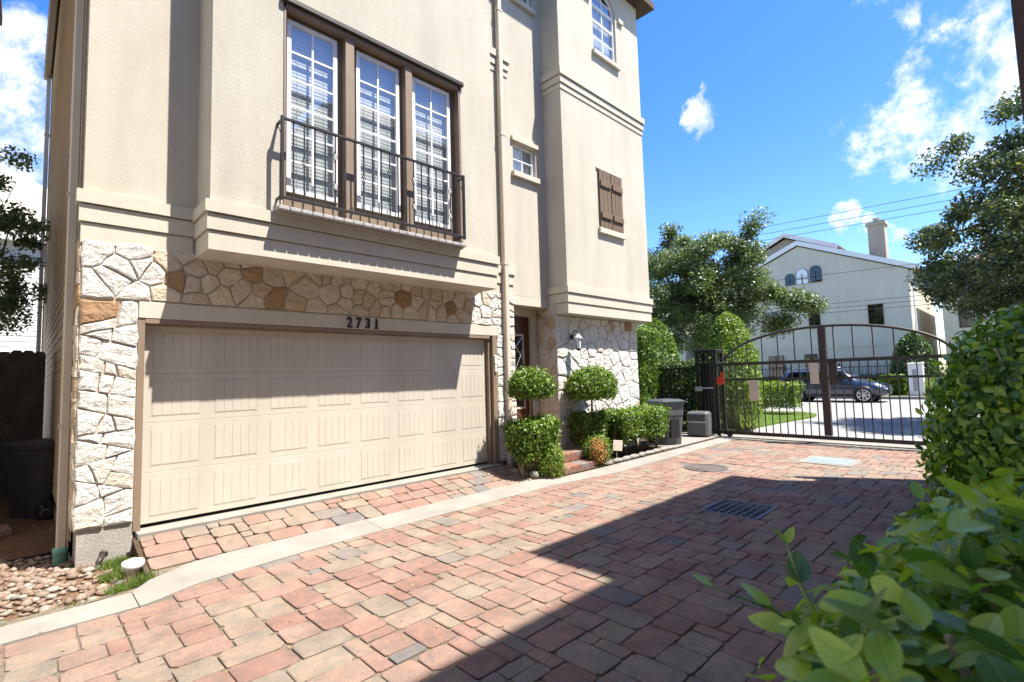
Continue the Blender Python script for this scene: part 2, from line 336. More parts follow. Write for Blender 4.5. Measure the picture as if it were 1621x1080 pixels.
# ---- polygon helpers for stones
def clip(poly, px, py, nx, ny):
    out = []
    for i in range(len(poly)):
        a, b = poly[i], poly[(i+1) % len(poly)]
        da = (a[0]-px)*nx + (a[1]-py)*ny; db = (b[0]-px)*nx + (b[1]-py)*ny
        if da <= 0: out.append(a)
        if (da < 0) != (db < 0) and abs(da-db) > 1e-9:
            t = da/(da-db); out.append((a[0]+(b[0]-a[0])*t, a[1]+(b[1]-a[1])*t))
    return out
def voronoi(x0, x1, z0, z1, seeds, ax=1.0):
    cells = []
    for i, (sx, sz) in enumerate(seeds):
        poly = [(x0,z0),(x1,z0),(x1,z1),(x0,z1)]
        for j, (qx, qz) in enumerate(seeds):
            if i == j: continue
            poly = clip(poly, (sx+qx)/2, (sz+qz)/2, (qx-sx)*ax, (qz-sz))
            if len(poly) < 3: break
        if len(poly) >= 3: cells.append(poly)
    return cells
def seeds_rand(x0, x1, z0, z1, n, rng, k=12):
    pts = []
    area = (x1-x0)*(z1-z0); d0 = math.sqrt(area/n)
    tries = 0
    while len(pts) < n and tries < 6000:
        tries += 1
        p = (rng.uniform(x0, x1), rng.uniform(z0, z1)); rad = d0*rng.choice([.5, .72, .85, .95])
        if all(math.hypot(p[0]-q[0], p[1]-q[1]) > rad for q in pts): pts.append(p)
    return pts
def blocks(x0, x1, z0, z1, rng, hmin=.13, hmax=.30, wmin=.16):
    """uneven squared rubble: recursive slices with slanted cuts"""
    out = []
    def rec(poly, d):
        xs = [p[0] for p in poly]; zs = [p[1] for p in poly]; w = max(xs)-min(xs); h = max(zs)-min(zs)
        if (w <= wmin*1.9 and h <= hmax) or d > 9 or (w < .34 and h < .34 and rng.random() < .45): out.append(poly); return
        cx = min(xs) + w*rng.uniform(.34, .66); cz = min(zs) + h*rng.uniform(.34, .66); t = rng.uniform(-.36, .36)
        if h > w*0.95: n = (math.sin(t), math.cos(t))
        else: n = (math.cos(t), math.sin(t))
        a = clip(poly, cx, cz, n[0], n[1]); b = clip(poly, cx, cz, -n[0], -n[1])
        for q in (a, b):
            if len(q) >= 3: rec(q, d+1)
    rec([(x0,z0),(x1,z0),(x1,z1),(x0,z1)], 0)
    return out
def inset(poly, d):
    cx = sum(p[0] for p in poly)/len(poly); cy = sum(p[1] for p in poly)/len(poly)
    q = poly[:]
    for i in range(len(poly)):
        a, b = poly[i], poly[(i+1) % len(poly)]
        ex, ey = b[0]-a[0], b[1]-a[1]; l = math.hypot(ex, ey)
        if l < 1e-5: continue
        nx, ny = ey/l, -ex/l
        if (cx-a[0])*nx + (cy-a[1])*ny > 0: nx, ny = -nx, -ny
        q = clip(q, a[0]-nx*d, a[1]-ny*d, nx, ny)
        if len(q) < 3: return []
    return q
def stones(parent, cells, O, U, V, Nn, m, rng, joint=.012, depth=.045, name='stone'):
    O, U, V, Nn = map(Vector, (O, U, V, Nn)); cnt = 0
    for c in cells:
        p = inset(c, joint)
        if len(p) < 3: continue
        # drop tiny edges, subdivide long edges with a wobble
        q = []
        for i in range(len(p)):
            a, b = p[i], p[(i+1) % len(p)]; l = math.hypot(b[0]-a[0], b[1]-a[1])
            if l < .012: continue
            q.append(a)
            if l > .13:
                t = rng.uniform(.35, .65); w = rng.uniform(-.018, .013); q.append((a[0]+(b[0]-a[0])*t - (b[1]-a[1])/l*w, a[1]+(b[1]-a[1])*t + (b[0]-a[0])/l*w))
        if len(q) < 3: continue
        cx = sum(a[0] for a in q)/len(q); cz = sum(a[1] for a in q)/len(q)
        size = max(max(a[0] for a in q)-min(a[0] for a in q), max(a[1] for a in q)-min(a[1] for a in q))
        if size < .035: continue
        h = depth*rng.uniform(.7, 1.25); n = len(q); verts = []; tx, tz = rng.uniform(-.04, .04), rng.uniform(-.06, .05)
        corner = .85
        for (k, dd, jit) in ((1.0, -.03, 0), (1.0, .45, .002), (.88, .92, .003), (.55, 1.04, .005)):
            for a in q:
                u, v = (a[0]-cx)*k, (a[1]-cz)*k
                verts.append(U*u + V*v + Nn*(h*dd + (u*tx+v*tz if dd > .5 else 0) + rng.uniform(-jit, jit)))
        verts.append(Nn*(h*1.05 + rng.uniform(-.006, .006)))
        F = []
        for r in range(3):
            for i in range(n): F.append((r*n+i, r*n+(i+1)%n, (r+1)*n+(i+1)%n, (r+1)*n+i))
        for i in range(n): F.append((3*n+i, 3*n+(i+1)%n, 4*n))
        if U.cross(V).dot(Nn) < 0: F = [f[::-1] for f in F]
        me = bpy.data.meshes.new(name); me.from_pydata([tuple(v) for v in verts], [], F); me.materials.append(MT(m)); me.update()
        link(name, me, parent, O + U*cx + V*cz); cnt += 1
    return cnt

# ---- leaves
LEAF2 = (np.array([(0,0,0),(.28,.5,.09),(0,1,-.04),(-.28,.5,.09)], float), [(0,1,2),(0,2,3)])
LEAF4 = (np.array([(0,0,0),(.24,.33,.08),(.22,.68,.06),(0,1,-.12),(-.22,.68,.06),(-.24,.33,.08),(0,.5,.0)], float), [(0,1,6),(1,2,6),(2,3,6),(3,4,6),(4,5,6),(5,0,6)])
def big_leaf(w=.27, bend=.12):
    rows = [(0, .0), (.12, .55), (.3, .95), (.52, 1.0), (.75, .72), (.9, .38), (1.0, 0)]
    v = []; f = []
    for i, (t, k) in enumerate(rows):
        z = -bend*(t**2)*1.2
        for s_ in (-1, -.5, 0, .5, 1): v.append((s_*w*k, t, z + abs(s_)*.10*k*.6 - (.02*k if abs(s_) == 1 else 0)))
    for i in range(len(rows)-1):
        for j in range(4): f.append((i*5+j, i*5+j+1, (i+1)*5+j+1, (i+1)*5+j))
    return np.array(v, float), f
def frames(dirs, rng, spread=.6, droop=0.0):
    """leaf frames: Y = leaf axis, Z = leaf normal (roughly along dirs)"""
    n = len(dirs); z = dirs + rng.normal(0, spread, (n,3)); z /= np.linalg.norm(z, axis=1, keepdims=True)+1e-9
    t = rng.normal(0, 1, (n,3)) + dirs*.5; t[:,2] -= droop
    y = t - (t*z).sum(1, keepdims=True)*z; y /= np.linalg.norm(y, axis=1, keepdims=True)+1e-9
    return np.cross(y, z), y, z
def leaf_arrays(P, dirs, size, rng, tmpl, spread=.6, droop=0.0):
    x, y, z = frames(dirs, rng, spread, droop); tv, tf = tmpl; k = len(tv)
    V = P[:,None,:] + size[:,None,None]*(tv[None,:,0,None]*x[:,None,:] + tv[None,:,1,None]*y[:,None,:] + tv[None,:,2,None]*z[:,None,:])
    return V.reshape(-1,3), k, tf
def mesh_np(name, V, F, m, smooth=False):
    """F: (n,k) int array"""
    me = bpy.data.meshes.new(name); n, k = F.shape
    me.vertices.add(len(V)); me.vertices.foreach_set('co', V.astype(np.float32).ravel())
    me.loops.add(n*k); me.loops.foreach_set('vertex_index', F.astype(np.int32).ravel())
    me.polygons.add(n); me.polygons.foreach_set('loop_start', np.arange(0, n*k, k, dtype=np.int32))
    try: me.polygons.foreach_set('loop_total', np.full(n, k, dtype=np.int32))
    except Exception: pass
    if smooth: me.polygons.foreach_set('use_smooth', [True]*n)
    me.materials.append(MT(m)); me.update(calc_edges=True); me.validate(); return me
def leaves(name, P, dirs, size, m, parent=None, tmpl=LEAF2, spread=.6, droop=0.0, rng=RNG, **tags):
    V, k, tf = leaf_arrays(np.asarray(P, float), np.asarray(dirs, float), np.asarray(size, float), rng, tmpl, spread, droop)
    F = (np.array(tf)[None] + (np.arange(len(P))*k)[:,None,None]).reshape(-1, len(tf[0]))
    return link(name, mesh_np(name, V, F, m), parent, **tags)
def lump(P, s, a, seed):
    """cheap smooth noise"""
    rr = np.random.default_rng(seed); o = np.zeros(len(P))
    for i in range(6):
        d = rr.normal(0, 1, 3); d /= np.linalg.norm(d); o += np.sin(P @ d * s * rr.uniform(.7, 1.6) + rr.uniform(0, 6.28))
    return o/6*a*1.8
def shell_box(x0, x1, y0, y1, z0, z1, n, rng, depth=.12, rnd=.15, wob=.04, seed=1):
    """leaf points in the outer layer of a rounded box"""
    c = np.array([(x0+x1)/2, (y0+y1)/2, (z0+z1)/2]); h = np.array([(x1-x0)/2, (y1-y0)/2, (z1-z0)/2])
    A = np.array([h[1]*h[2], h[1]*h[2], h[0]*h[2], h[0]*h[2], h[0]*h[1], h[0]*h[1]*.5]); face = rng.choice(6, n, p=A/A.sum())
    p = rng.uniform(-1, 1, (n,3)); ax = face//2; sg = np.where(face % 2 == 0, 1., -1.); sg = np.where(ax == 2, np.where(face == 4, 1., -1.), sg)
    p[np.arange(n), ax] = sg
    q = p*h; core = np.clip(q, -(h-rnd), h-rnd); d = q-core; L = np.linalg.norm(d, axis=1, keepdims=True)+1e-9
    nrm = d/L; pos = core + nrm*np.minimum(L, rnd)
    pos += nrm*(lump(pos+c, 7, wob, seed)[:,None] - (rng.random(n)**1.6*depth)[:,None] + rng.normal(0, .026, n)[:,None])
    return pos+c, nrm
def shell_ball(c, r, n, rng, depth=.2, wob=.06, seed=1, flat=None):
    d = rng.normal(0, 1, (n,3)); d /= np.linalg.norm(d, axis=1, keepdims=True)
    if flat is not None: d[:,2] = np.where(d[:,2] < flat, flat + (d[:,2]-flat)*.15, d[:,2])
    r = np.array(r); P = d*r; nr = d/r; nr /= np.linalg.norm(nr, axis=1, keepdims=True)
    P = P*(1 - rng.random(n)**1.6*depth)[:,None] + nr*(lump(P+np.array(c), 6/np.mean(r)*.5, wob, seed)+rng.normal(0, .024, n))[:,None]
    return P+np.array(c), nr

# ================================================================== GROUND, DRIVE, STREET
ZD = -0.20
g = MB(); g.add([(-600,-600,-.46),(900,-600,-.46),(900,600,-.46),(-600,600,-.46)], [(0,1,2,3)]); struct('ground', g, 'terrain')
drive = MB().box(-6, 11.72, -8.6, -1.15, -.6, ZD-.016); 
# leave the drain pit open in the bed
drive = MB()
for a in ((-6, 5.0, -8.6, -1.15), (5.7, 11.72, -8.6, -1.15), (5.0, 5.7, -3.6, -1.15), (5.0, 5.7, -8.6, -4.27)):
    drive.box(a[0], a[1], a[2], a[3], -.6, ZD-.014)
drive = struct('driveway', drive, 'joint_sand')
# pavers: random tiling of .15 m modules
def paver_mesh(w, h, rng, t=.045, name='paver'):
    g_ = rng.uniform(.004, .0065); c = rng.uniform(.004, .0075); x, y = w/2-g_, h/2-g_
    pts = []
    for (sx, sy) in ((-1,-1),(1,-1),(1,1),(-1,1)):
        k = rng.uniform(.05, .17)*min(w, h)
        a = (sx*(x-k), sy*y); b = (sx*x, sy*(y-k))
        pts += ([b, a] if sx*sy > 0 else [a, b])
    # order counter-clockwise: (-,-):b? keep by angle
    pts.sort(key=lambda p: math.atan2(p[1]/h, p[0]/w)); n = len(pts)
    pts = [(p[0]+rng.uniform(-.0035, .0035), p[1]+rng.uniform(-.0035, .0035)) for p in pts]
    V = [(p[0], p[1], -t) for p in pts] + [(p[0], p[1], -c*.7) for p in pts] + [(p[0]*(1-c/x), p[1]*(1-c/y), rng.uniform(-.0015, .001)) for p in pts]
    F = [(r*n+i, r*n+(i+1)%n, (r+1)*n+(i+1)%n, (r+1)*n+i) for r in range(2) for i in range(n)] + [tuple(range(2*n, 3*n))]
    return V, F
def tile(nx, ny, rng, shapes):
    occ = np.zeros((nx, ny), bool); out = []
    for j in range(ny):
        for i in range(nx):
            if occ[i, j]: continue
            opts = [s for s in shapes if i+s[0] <= nx and j+s[1] <= ny and not occ[i:i+s[0], j:j+s[1]].any()]
            w = [s[2] for s in opts]; s = rng.choices(opts, w)[0]
            occ[i:i+s[0], j:j+s[1]] = True; out.append((i, j, s[0], s[1]))
    return out
rp = random.Random(11)
Mo = .118
SH = [(3,2,7), (2,2,8), (2,3,3), (1,1,.8), (2,1,1.6), (1,2,1.0)]
x0, y0 = -2.25, -7.45
tiles = tile(118, 52, rp, SH)
def outer_y(x):   # drive-side edge of the concrete strip
    return np.interp(x, [-6, -.2, .2, .9, 1.7, 5.0, 6.3, 8.5, 11.9], [-1.66, -1.66, -1.49, -1.41, -1.36, -1.33, -1.52, -1.46, -1.40])
def inner_y(x):
    return np.interp(x, [-6, -.25, -.04, .27, .6, 5.05, 5.3, 6.5, 9.3, 11.9], [-1.32, -1.32, -1.03, -.93, -.89, -.86, -1.10, -1.12, -1.10, -1.04])
lib = {}
def paver_variant(w, h):
    L_ = lib.setdefault((w, h), [])
    if len(L_) < 8:
        V, F = paver_mesh(w*Mo, h*Mo, rp); me = bpy.data.meshes.new('paver'); me.from_pydata(V, [], F); me.materials.append(MT('paver')); L_.append((me, V, F))
    return rp.choice(L_)
cand = []
for (i, j, w, h) in tiles:
    cx = x0 + (i + w/2)*Mo; cy = y0 + (j + h/2)*Mo
    if cy - h*Mo/2 > outer_y(cx) - .03: continue
    if cx + w*Mo/2 > 11.72: continue
    x_0, x_1, y_0, y_1 = cx-w*Mo/2, cx+w*Mo/2, cy-h*Mo/2, cy+h*Mo/2
    if x_1 > 5.0 and x_0 < 5.7 and y_1 > -4.27 and y_0 < -3.6:      # cut to fit round the drain
        best = max([(x_0, 5.0, y_0, y_1), (5.7, x_1, y_0, y_1), (x_0, x_1, y_0, -4.27), (x_0, x_1, -3.6, y_1)], key=lambda q: max(0, q[1]-q[0])*max(0, q[3]-q[2]))
        if best[1]-best[0] < .03 or best[3]-best[2] < .03: continue
        cx, cy, w, h = (best[0]+best[1])/2, (best[2]+best[3])/2, (best[1]-best[0])/Mo, (best[3]-best[2])/Mo
    if math.hypot(cx-7.62, cy+2.48) < .22 or (abs(cx-9.5) < .3 and abs(cy+3.9) < .3): continue
    d = Vector((cx, cy, ZD)) - CP; f_ = d.dot(fw); 
    if f_ > .3: px, py = d.dot(r2)/f_, d.dot(u2)/f_
    else: px, py = 9, 9
    vis = abs(px) < 1.06 and abs(py) < .74 and not (cy < -5.75 and cx > 4.0)
    cand.append((w*h/(f_*f_) if vis else 0, cx, cy, w, h))
cand.sort(key=lambda c: -c[0])
stuffp = MB()
for k, (s_, cx, cy, w, h) in enumerate(cand):
    me, V, F = paver_variant(w, h); dz = ZD + rp.uniform(-.004, .003)
    rz = rp.gauss(0, .014); tx, ty = rp.gauss(0, .006), rp.gauss(0, .006)
    if k < 300 and s_ > 0:
        o = link('paver', me, drive, (cx, cy, dz)); o.rotation_euler = (tx, ty, rz)
    else:
        m_ = Matrix.Translation((cx, cy, dz)) @ Matrix.Rotation(rz, 4, 'Z')
        stuffp.add([m_ @ Vector(v) for v in V], F)
stuffp.build('distant_pavers', 'paver', drive, kind='stuff')
# sparse weeds in the joints
# concrete strip
st = MB()
xs = [-6, -3, -.235]
def strip(xa):
    m_ = MB(); n = len(xa)
    top = [(x, float(outer_y(x)), ZD+.006) for x in xa] + [(x, float(inner_y(x)), ZD+.008 + (.02 if x > .1 else 0)) for x in xa]
    bot = [(p[0], p[1], -.55) for p in top]
    F = []
    for i in range(n-1):
        F.append((i, i+1, n+i+1, n+i)); F.append((2*n+i, i, n+i, 3*n+i)) if False else None
        F.append((i, 2*n+i, 2*n+i+1, i+1)); F.append((n+i, n+i+1, 3*n+i+1, 3*n+i))
    F = [f for f in F if f]; F.append((0, n, 3*n, 2*n)); F.append((n-1, 3*n-1, 4*n-1, 2*n-1))
    return m_.add(top+bot, F)
for xa in (list(np.linspace(-6, -.232, 8)), list(np.linspace(-.225, 2.03, 16)), list(np.linspace(2.036, 5.18, 12)), list(np.linspace(5.186, 8.3, 16)), list(np.linspace(8.306, 11.7, 10))):
    struct('concrete_strip', strip(xa), 'concrete')
# apron: sill, bed and three rows of pavers sloping down to the strip
ap = MB(); ap.prism([(-.02, -.6), (-.02, -.075), (-.90, -.205), (-1.04, -.22), (-1.04, -.6)], -.03, 5.12, axis=0)
ap = struct('apron', ap, 'joint_sand')
MB().cbox(-.04, 5.0, -.15, .10, -.3, -.004, .006).build('concrete_sill', 'concrete', None, kind='structure')
tl = tile(44, 6, rp, [(3,2,7), (2,2,8), (2,1,1.2), (1,1,.5), (2,3,3), (1,2,.8)])
def apz(y): return -.03 + (y+.15)*(.155/.74)
for (i, j, w, h) in tl:
    cx = -.035 + (i+w/2)*Mo; cy = -.152 - (6 - j - h/2)*Mo
    if cx > 5.02 and cy > -.9 and False: continue
    me, V, F = paver_variant(w, h)
    o = link('paver', me, ap, (cx, cy, apz(cy)+rp.uniform(-.003, .003))); o.rotation_euler = (math.atan(.155/.74)+rp.gauss(0, .004), rp.gauss(0, .005), rp.gauss(0, .006))
# cut edge of the apron over the gravel
MB().prism([(-.06, -.5), (-.06, -.05), (-.16, -.065), (-1.0, -.235), (-1.0, -.5)], -.075, -.034, axis=0).build('apron_edge', 'mulch', None, kind='structure')
# side yard
sy = MB(); nx, ny = 24, 60
gx = np.linspace(-8, .0, nx); gy = np.linspace(-1.33, 20, ny)
def yard_z(x, y): return -.30 - .05*math.sin(x*1.7+y*.8) - .035*math.sin(x*4.1-y*2.3) - .03*min(max(y, 0), 1.5)
V = [(x, y, yard_z(x, y)) for y in gy for x in gx]; sy.add(V, [(j*nx+i, j*nx+i+1, (j+1)*nx+i+1, (j+1)*nx+i) for j in range(ny-1) for i in range(nx-1)])
struct('side_yard', sy, 'soil')
# gate track, street, lawns
struct('street', MB().box(11.72, 31.2, -80, 80, -.6, ZD-.012), 'road')
struct('gate_apron', MB().box(11.72, 12.6, -9, .4, -.5, ZD+.002), 'concrete')
MB().box(11.90, 11.93, -9, -.6, ZD-.0, ZD+.02).build('gate_track', 'bronze', None, kind='structure')
lw = MB(); lw.prism([(12.62, .2), (13.0, -.78), (16.0, -.98), (18.6, -1.25), (19.3, -1.15), (19.9, -.6), (20.1, .6), (20.2, 30), (12.62, 30)], -.5, -.13); struct('lawn', lw, 'lawn')
struct('verge', MB().box(31.5, 35.0, -60, 60, -.5, -.07), 'lawn')
struct('kerb', MB().cbox(31.2, 31.5, -60, 60, -.5, -.06, .03), 'concrete')
struct('yard_paving', MB().box(35.0, 60, -60, 60, -.5, -.07), 'concrete')
struct('planting_bed', MB().prism([(4.98, .0), (4.98, -.86), (5.24, -1.09), (9.35, -1.09), (11.7, -1.03), (11.7, 4), (9.2, 4), (9.2, .0)], -.5, -.15), 'mulch')
struct('concrete_pad', MB().prism([(9.2, -1.05), (11.7, -1.0), (11.7, .2), (9.3, -.3)], -.4, -.146), 'concrete')

# ================================================================== THE TOWNHOUSE
H = thing('townhouse', 'cream stucco townhouse with stone base, wide panelled garage door and iron balcony', 'house')
XL, XR, YB, YK, ZT = -.53, 6.5, -.55, -.47, 10.3
w = MB()
w.holed(XL, XR, 2.97, ZT, [(5.60, 6.23, 5.34, 5.92), (5.68, 6.26, 8.86, 9.9)], 0, .12)
w.add([(5.5,0,2.97),(XR,0,2.97),(XR,.36,2.97),(5.5,.36,2.97)], [(0,1,2,3)])           # entry ceiling
w.add([(5.5,0,-.2),(5.5,.36,-.2),(5.5,.36,2.97),(5.5,0,2.97)], [(0,1,2,3)])
w.holed(5.5, XR, -.2, 2.97, [(5.58, 6.30, .1, 2.66)], .36, .05)
w.add([(XL,0,2.97),(XL,0,ZT),(XL,.12,ZT),(XL,.12,2.97)], [(0,1,2,3)])
w.build('wall', 'stucco', H)
b = MB(); b.holed(.46, 4.57, 2.90, ZT, [(1.21, 3.90, 3.46, 6.06)], YB, .13)
for x in (.46, 4.57): b.add([(x,YB,2.90),(x,0,2.90),(x,0,ZT),(x,YB,ZT)], [(0,1,2,3)])
b.add([(.46,YB,2.90),(4.57,YB,2.90),(4.57,0,2.90),(.46,0,2.90)], [(0,1,2,3)])
b.build('bay_wall', 'stucco', H)
k = MB()
ax0, ax1, az0, azs = 7.68, 8.56, 8.44, 9.58     # arched window: spring line at azs
k.holed(6.5, 9.5, 2.65, ZT, [(ax0, ax1, az0, azs+.46)], YK, .10)
arc = [(ax0 + .44 - .44*math.cos(t), azs + .44*math.sin(t)) for t in np.linspace(0, math.pi, 17)]
for i in range(16):
    a, c = arc[i], arc[i+1]
    k.add([(a[0],YK,a[1]),(c[0],YK,c[1]),(c[0],YK,azs+.46),(a[0],YK,azs+.46)], [(0,1,2,3)])
    k.add([(a[0],YK,a[1]),(a[0],YK+.1,a[1]),(c[0],YK+.1,c[1]),(c[0],YK,c[1])], [(0,1,2,3)])
k.add([(6.5,YK,2.65),(6.5,0.0,2.65),(6.5,0.0,ZT),(6.5,YK,ZT)], [(0,1,2,3)])
k.add([(9.5,YK,2.65),(9.5,12,2.65),(9.5,12,ZT),(9.5,YK,ZT)], [(3,2,1,0)])
k.add([(6.5,YK,2.65),(9.5,YK,2.65),(9.5,12,2.65),(6.5,12,2.65)], [(0,1,2,3)])
k.build('tower_wall', 'stucco', H)
def band(name, z, x0, x1, y, yl=None, yr=None):
    """three-step stucco moulding: front strip with returns back to yl / yr"""
    m_ = MB()
    for (a, c, p) in z:
        m_.box(x0-p, x1+p, y-p, y-.0005, a, c)
        if yl is not None: m_.box(x0-p, x0-.0005, y, yl, a, c)
        if yr is not None: m_.box(x1+.0005, x1+p, y, yr, a, c)
    return m_.build(name, 'stucco_trim', H)
def lowb(z): return [(z+.40, z+.53, .055), (z+.215, z+.385, .032), (z+.0, z+.20, .014)]
def uppb(z): return [(z+.27, z+.40, .06), (z+.12, z+.25, .035), (z, z+.10, .015)]
band('band_course', lowb(2.905), .46, 4.57, YB, -.015, -.015)
band('band_course', lowb(2.93), XL, .405, 0, .1); band('band_course', lowb(2.93), 4.64, 5.48, 0)
band('band_course', lowb(2.655), 6.5, 9.5, YK, -.004, 6)
band('band_course', uppb(7.12), 6.5, 9.5, YK, -.004, 6); band('band_course', uppb(7.12), 4.64, 5.48, 0)
# foundation, garage surround
f = MB(); f.box(-.50, -.06, .0, .3, -.6, .10); f.box(4.99, 5.5, .02, .3, -.6, .1); f.box(6.5, 9.25, -.16, .3, -.6, .2); f.box(-.52, 0, .3, 12, -.6, .12); f.build('foundation', 'concrete_dark', H)
MB().cbox(-.06, 5.12, -.022, .02, 2.195, 2.372, .006).build('lintel', 'stucco_trim', H)
fr = MB(); fr.box(-.062, 0, -.012, .13, -.0, 2.19); fr.box(4.88, 4.945, .03, .13, 0, 2.19); fr.box(4.935, 5.03, -.03, .03, -.02, 2.19); fr.box(-.0, 4.88, -.018, .03, 2.145, 2.19); fr.box(0, 4.88, .031, .13, 2.125, 2.19)
fr.build('garage_frame', 'brown_trim', H)
# garage door
gd = MB().box(.004, 4.876, .128, .17, 0.0, 2.15).build('garage_door', 'rubber', H)  # hidden dark backing, added to stop light leaking between the sections
for i in range(4):
    z0 = .03 + i*.527
    MB().cbox(.012, 4.868, .10, .127, z0, z0+.5255, .003).build('section', 'door_paint', gd)
pm = MB(); pw, ph, np_ = .445, .37, 5
for q in range(np_):
    a = -pw/2 + q*pw/np_; pm.cbox(a+.0018, a+pw/np_-.0018, -.003, .004, -ph/2, ph/2, .002)
# embossed frame line round the planks
for a in ((-pw/2-.007, -pw/2-.003, -ph/2-.007, ph/2+.007), (pw/2+.003, pw/2+.007, -ph/2-.007, ph/2+.007), (-pw/2-.003, pw/2+.003, -ph/2-.007, -ph/2-.003), (-pw/2-.003, pw/2+.003, ph/2+.003, ph/2+.007)):
    pm.box(a[0], a[1], -.002, .004, a[2], a[3])
pmesh = pm.mesh('panel', 'door_paint')
for i in range(4):
    for j in range(8): link('panel', pmesh, gd, (.012 + (j+.5)*4.856/8, .10, .03 + i*.527 + .262))
# ---- stone veneers
rs = random.Random(5)
v1 = MB().box(-.53, -.062, -.004, .28, .10, 2.97).build('stone_pier', 'mortar', H)
stones(v1, blocks(-.53, -.065, .10, 2.36, rs), (0,-.004,0), (1,0,0), (0,0,1), (0,-1,0), 'stone_sunlit', rs, .007, .024)
stones(v1, blocks(0.0, .30, .10, 2.97, rs, wmin=.2), (-.53,0,0), (0,1,0), (0,0,1), (-1,0,0), 'stone', rs, .007, .024)  # side face takes the shaded stone colour
v2 = MB().box(-.062, 5.03, -.002, .28, 2.20, 2.968).build('stone_frieze', 'mortar', H)
sd = seeds_rand(-.53, 5.5, 2.38, 2.97, 86, rs)
cl = [c for c in voronoi(-.53, 5.5, 2.38, 2.965, sd)]
stones(v2, [c for c in cl if sum(p[0] for p in c)/len(c) > .1 and sum(p[0] for p in c)/len(c) < 4.5], (0,-.004,0), (1,0,0), (0,0,1), (0,-1,0), 'stone', rs, .008, .020)  # stones in the bay's shadow get the tan shaded copy
stones(v2, [c for c in cl if not (sum(p[0] for p in c)/len(c) > .1 and sum(p[0] for p in c)/len(c) < 4.5)], (0,-.004,0), (1,0,0), (0,0,1), (0,-1,0), 'stone_sunlit', rs, .007, .023)  # stones clear of that shadow get the pale sunlit copy
v3 = MB().box(5.03, 5.49, -.003, .30, .0, 2.2).build('stone_pier', 'mortar', H)
stones(v3, blocks(5.035, 5.49, .02, 2.375, rs, wmin=.18), (0,-.004,0), (1,0,0), (0,0,1), (0,-1,0), 'stone_sunlit', rs, .007, .024)
v4 = MB().box(6.48, 9.27, -.19, .30, -.3, 2.645).build('stone_wall', 'mortar', H)
sd = seeds_rand(6.44, 9.3, .05, 2.65, 112, rs)
stones(v4, voronoi(6.44, 9.3, .05, 2.64, [(a, c) for a, c in sd], .8), (0,-.192,0), (1,0,0), (0,0,1), (0,-1,0), 'stone_sunlit', rs, .009, .021)
v5 = MB().box(6.478, 6.4795, -.19, .355, -.2, 2.965).build('stone_return', 'mortar', H)
stones(v5, voronoi(-.19, .34, .08, 2.64, seeds_rand(-.19, .34, .08, 2.64, 26, rs)), (6.478,0,0), (0,1,0), (0,0,1), (-1,0,0), 'stone', rs, .009, .019)  # return wall stones coloured as in shade
stones(v5, voronoi(.01, .34, 2.645, 2.96, seeds_rand(.01, .34, 2.65, 2.95, 4, rs)), (6.478,0,0), (0,1,0), (0,0,1), (-1,0,0), 'stone', rs, .009, .019)
# ---- lap siding on the side wall
sw = MB().box(-.52, -.505, .3, 12, -.2, ZT).build('siding_wall', 'siding', H)
bm_ = MB(); bm_.add([(-.022,0,0),(-.012,0,.165),(0,0,.165),(0,0,0),(-.022,11.7,0),(-.012,11.7,.165),(0,11.7,.165),(0,11.7,0)], [(0,1,2,3),(7,6,5,4),(0,4,5,1),(0,3,7,4),(1,5,6,2)])
sm = bm_.mesh('siding_board', 'siding')
for i in range(69): link('siding_board', sm, sw, (-.52, .31, -.05 + i*.15))
bx('corner_board', 'tan_paint', H, -.547, -.54, .302, .309, -.1, 10.2); bx('corner_board', 'tan_paint', H, -.555, -.50, 11.98, 12.08, -.1, ZT)
def spout(x0, x1, y0, y1, z0, z1, name='downspout'):
    m_ = MB().cbox(x0, x1, y0, y1, z0, z1, .012)
    for z in np.arange(z0+1.2, z1, 2.4): m_.box(x0-.012, x1+.012, y0-.006, y1+.004, z, z+.035)
    return m_.build(name, 'tan_paint', H)
spout(5.20, 5.30, -.115, -.02, -.12, ZT); spout(-.63, -.548, .32, .41, -.12, ZT); spout(-.66, -.57, 11.95, 12.08, .1, ZT)
MB().cbox(-.72, -.58, -.4, 12.2, ZT-.14, ZT-.005, .02).build('gutter', 'brown_trim', H)
# ---- roof
rf = MB(); rf.box(-.72, 9.86, -.77, 12.3, ZT+.002, ZT+.16)
rf.add([(-.72,-.77,ZT+.16),(9.86,-.77,ZT+.16),(9.86,12.3,ZT+.16),(-.72,12.3,ZT+.16),(4.5,4.5,ZT+2.6),(4.7,7,ZT+2.6)], [(0,1,4),(1,2,5,4),(2,3,5),(3,0,4,5)])
rf.build('roof', 'eave_brown', H)
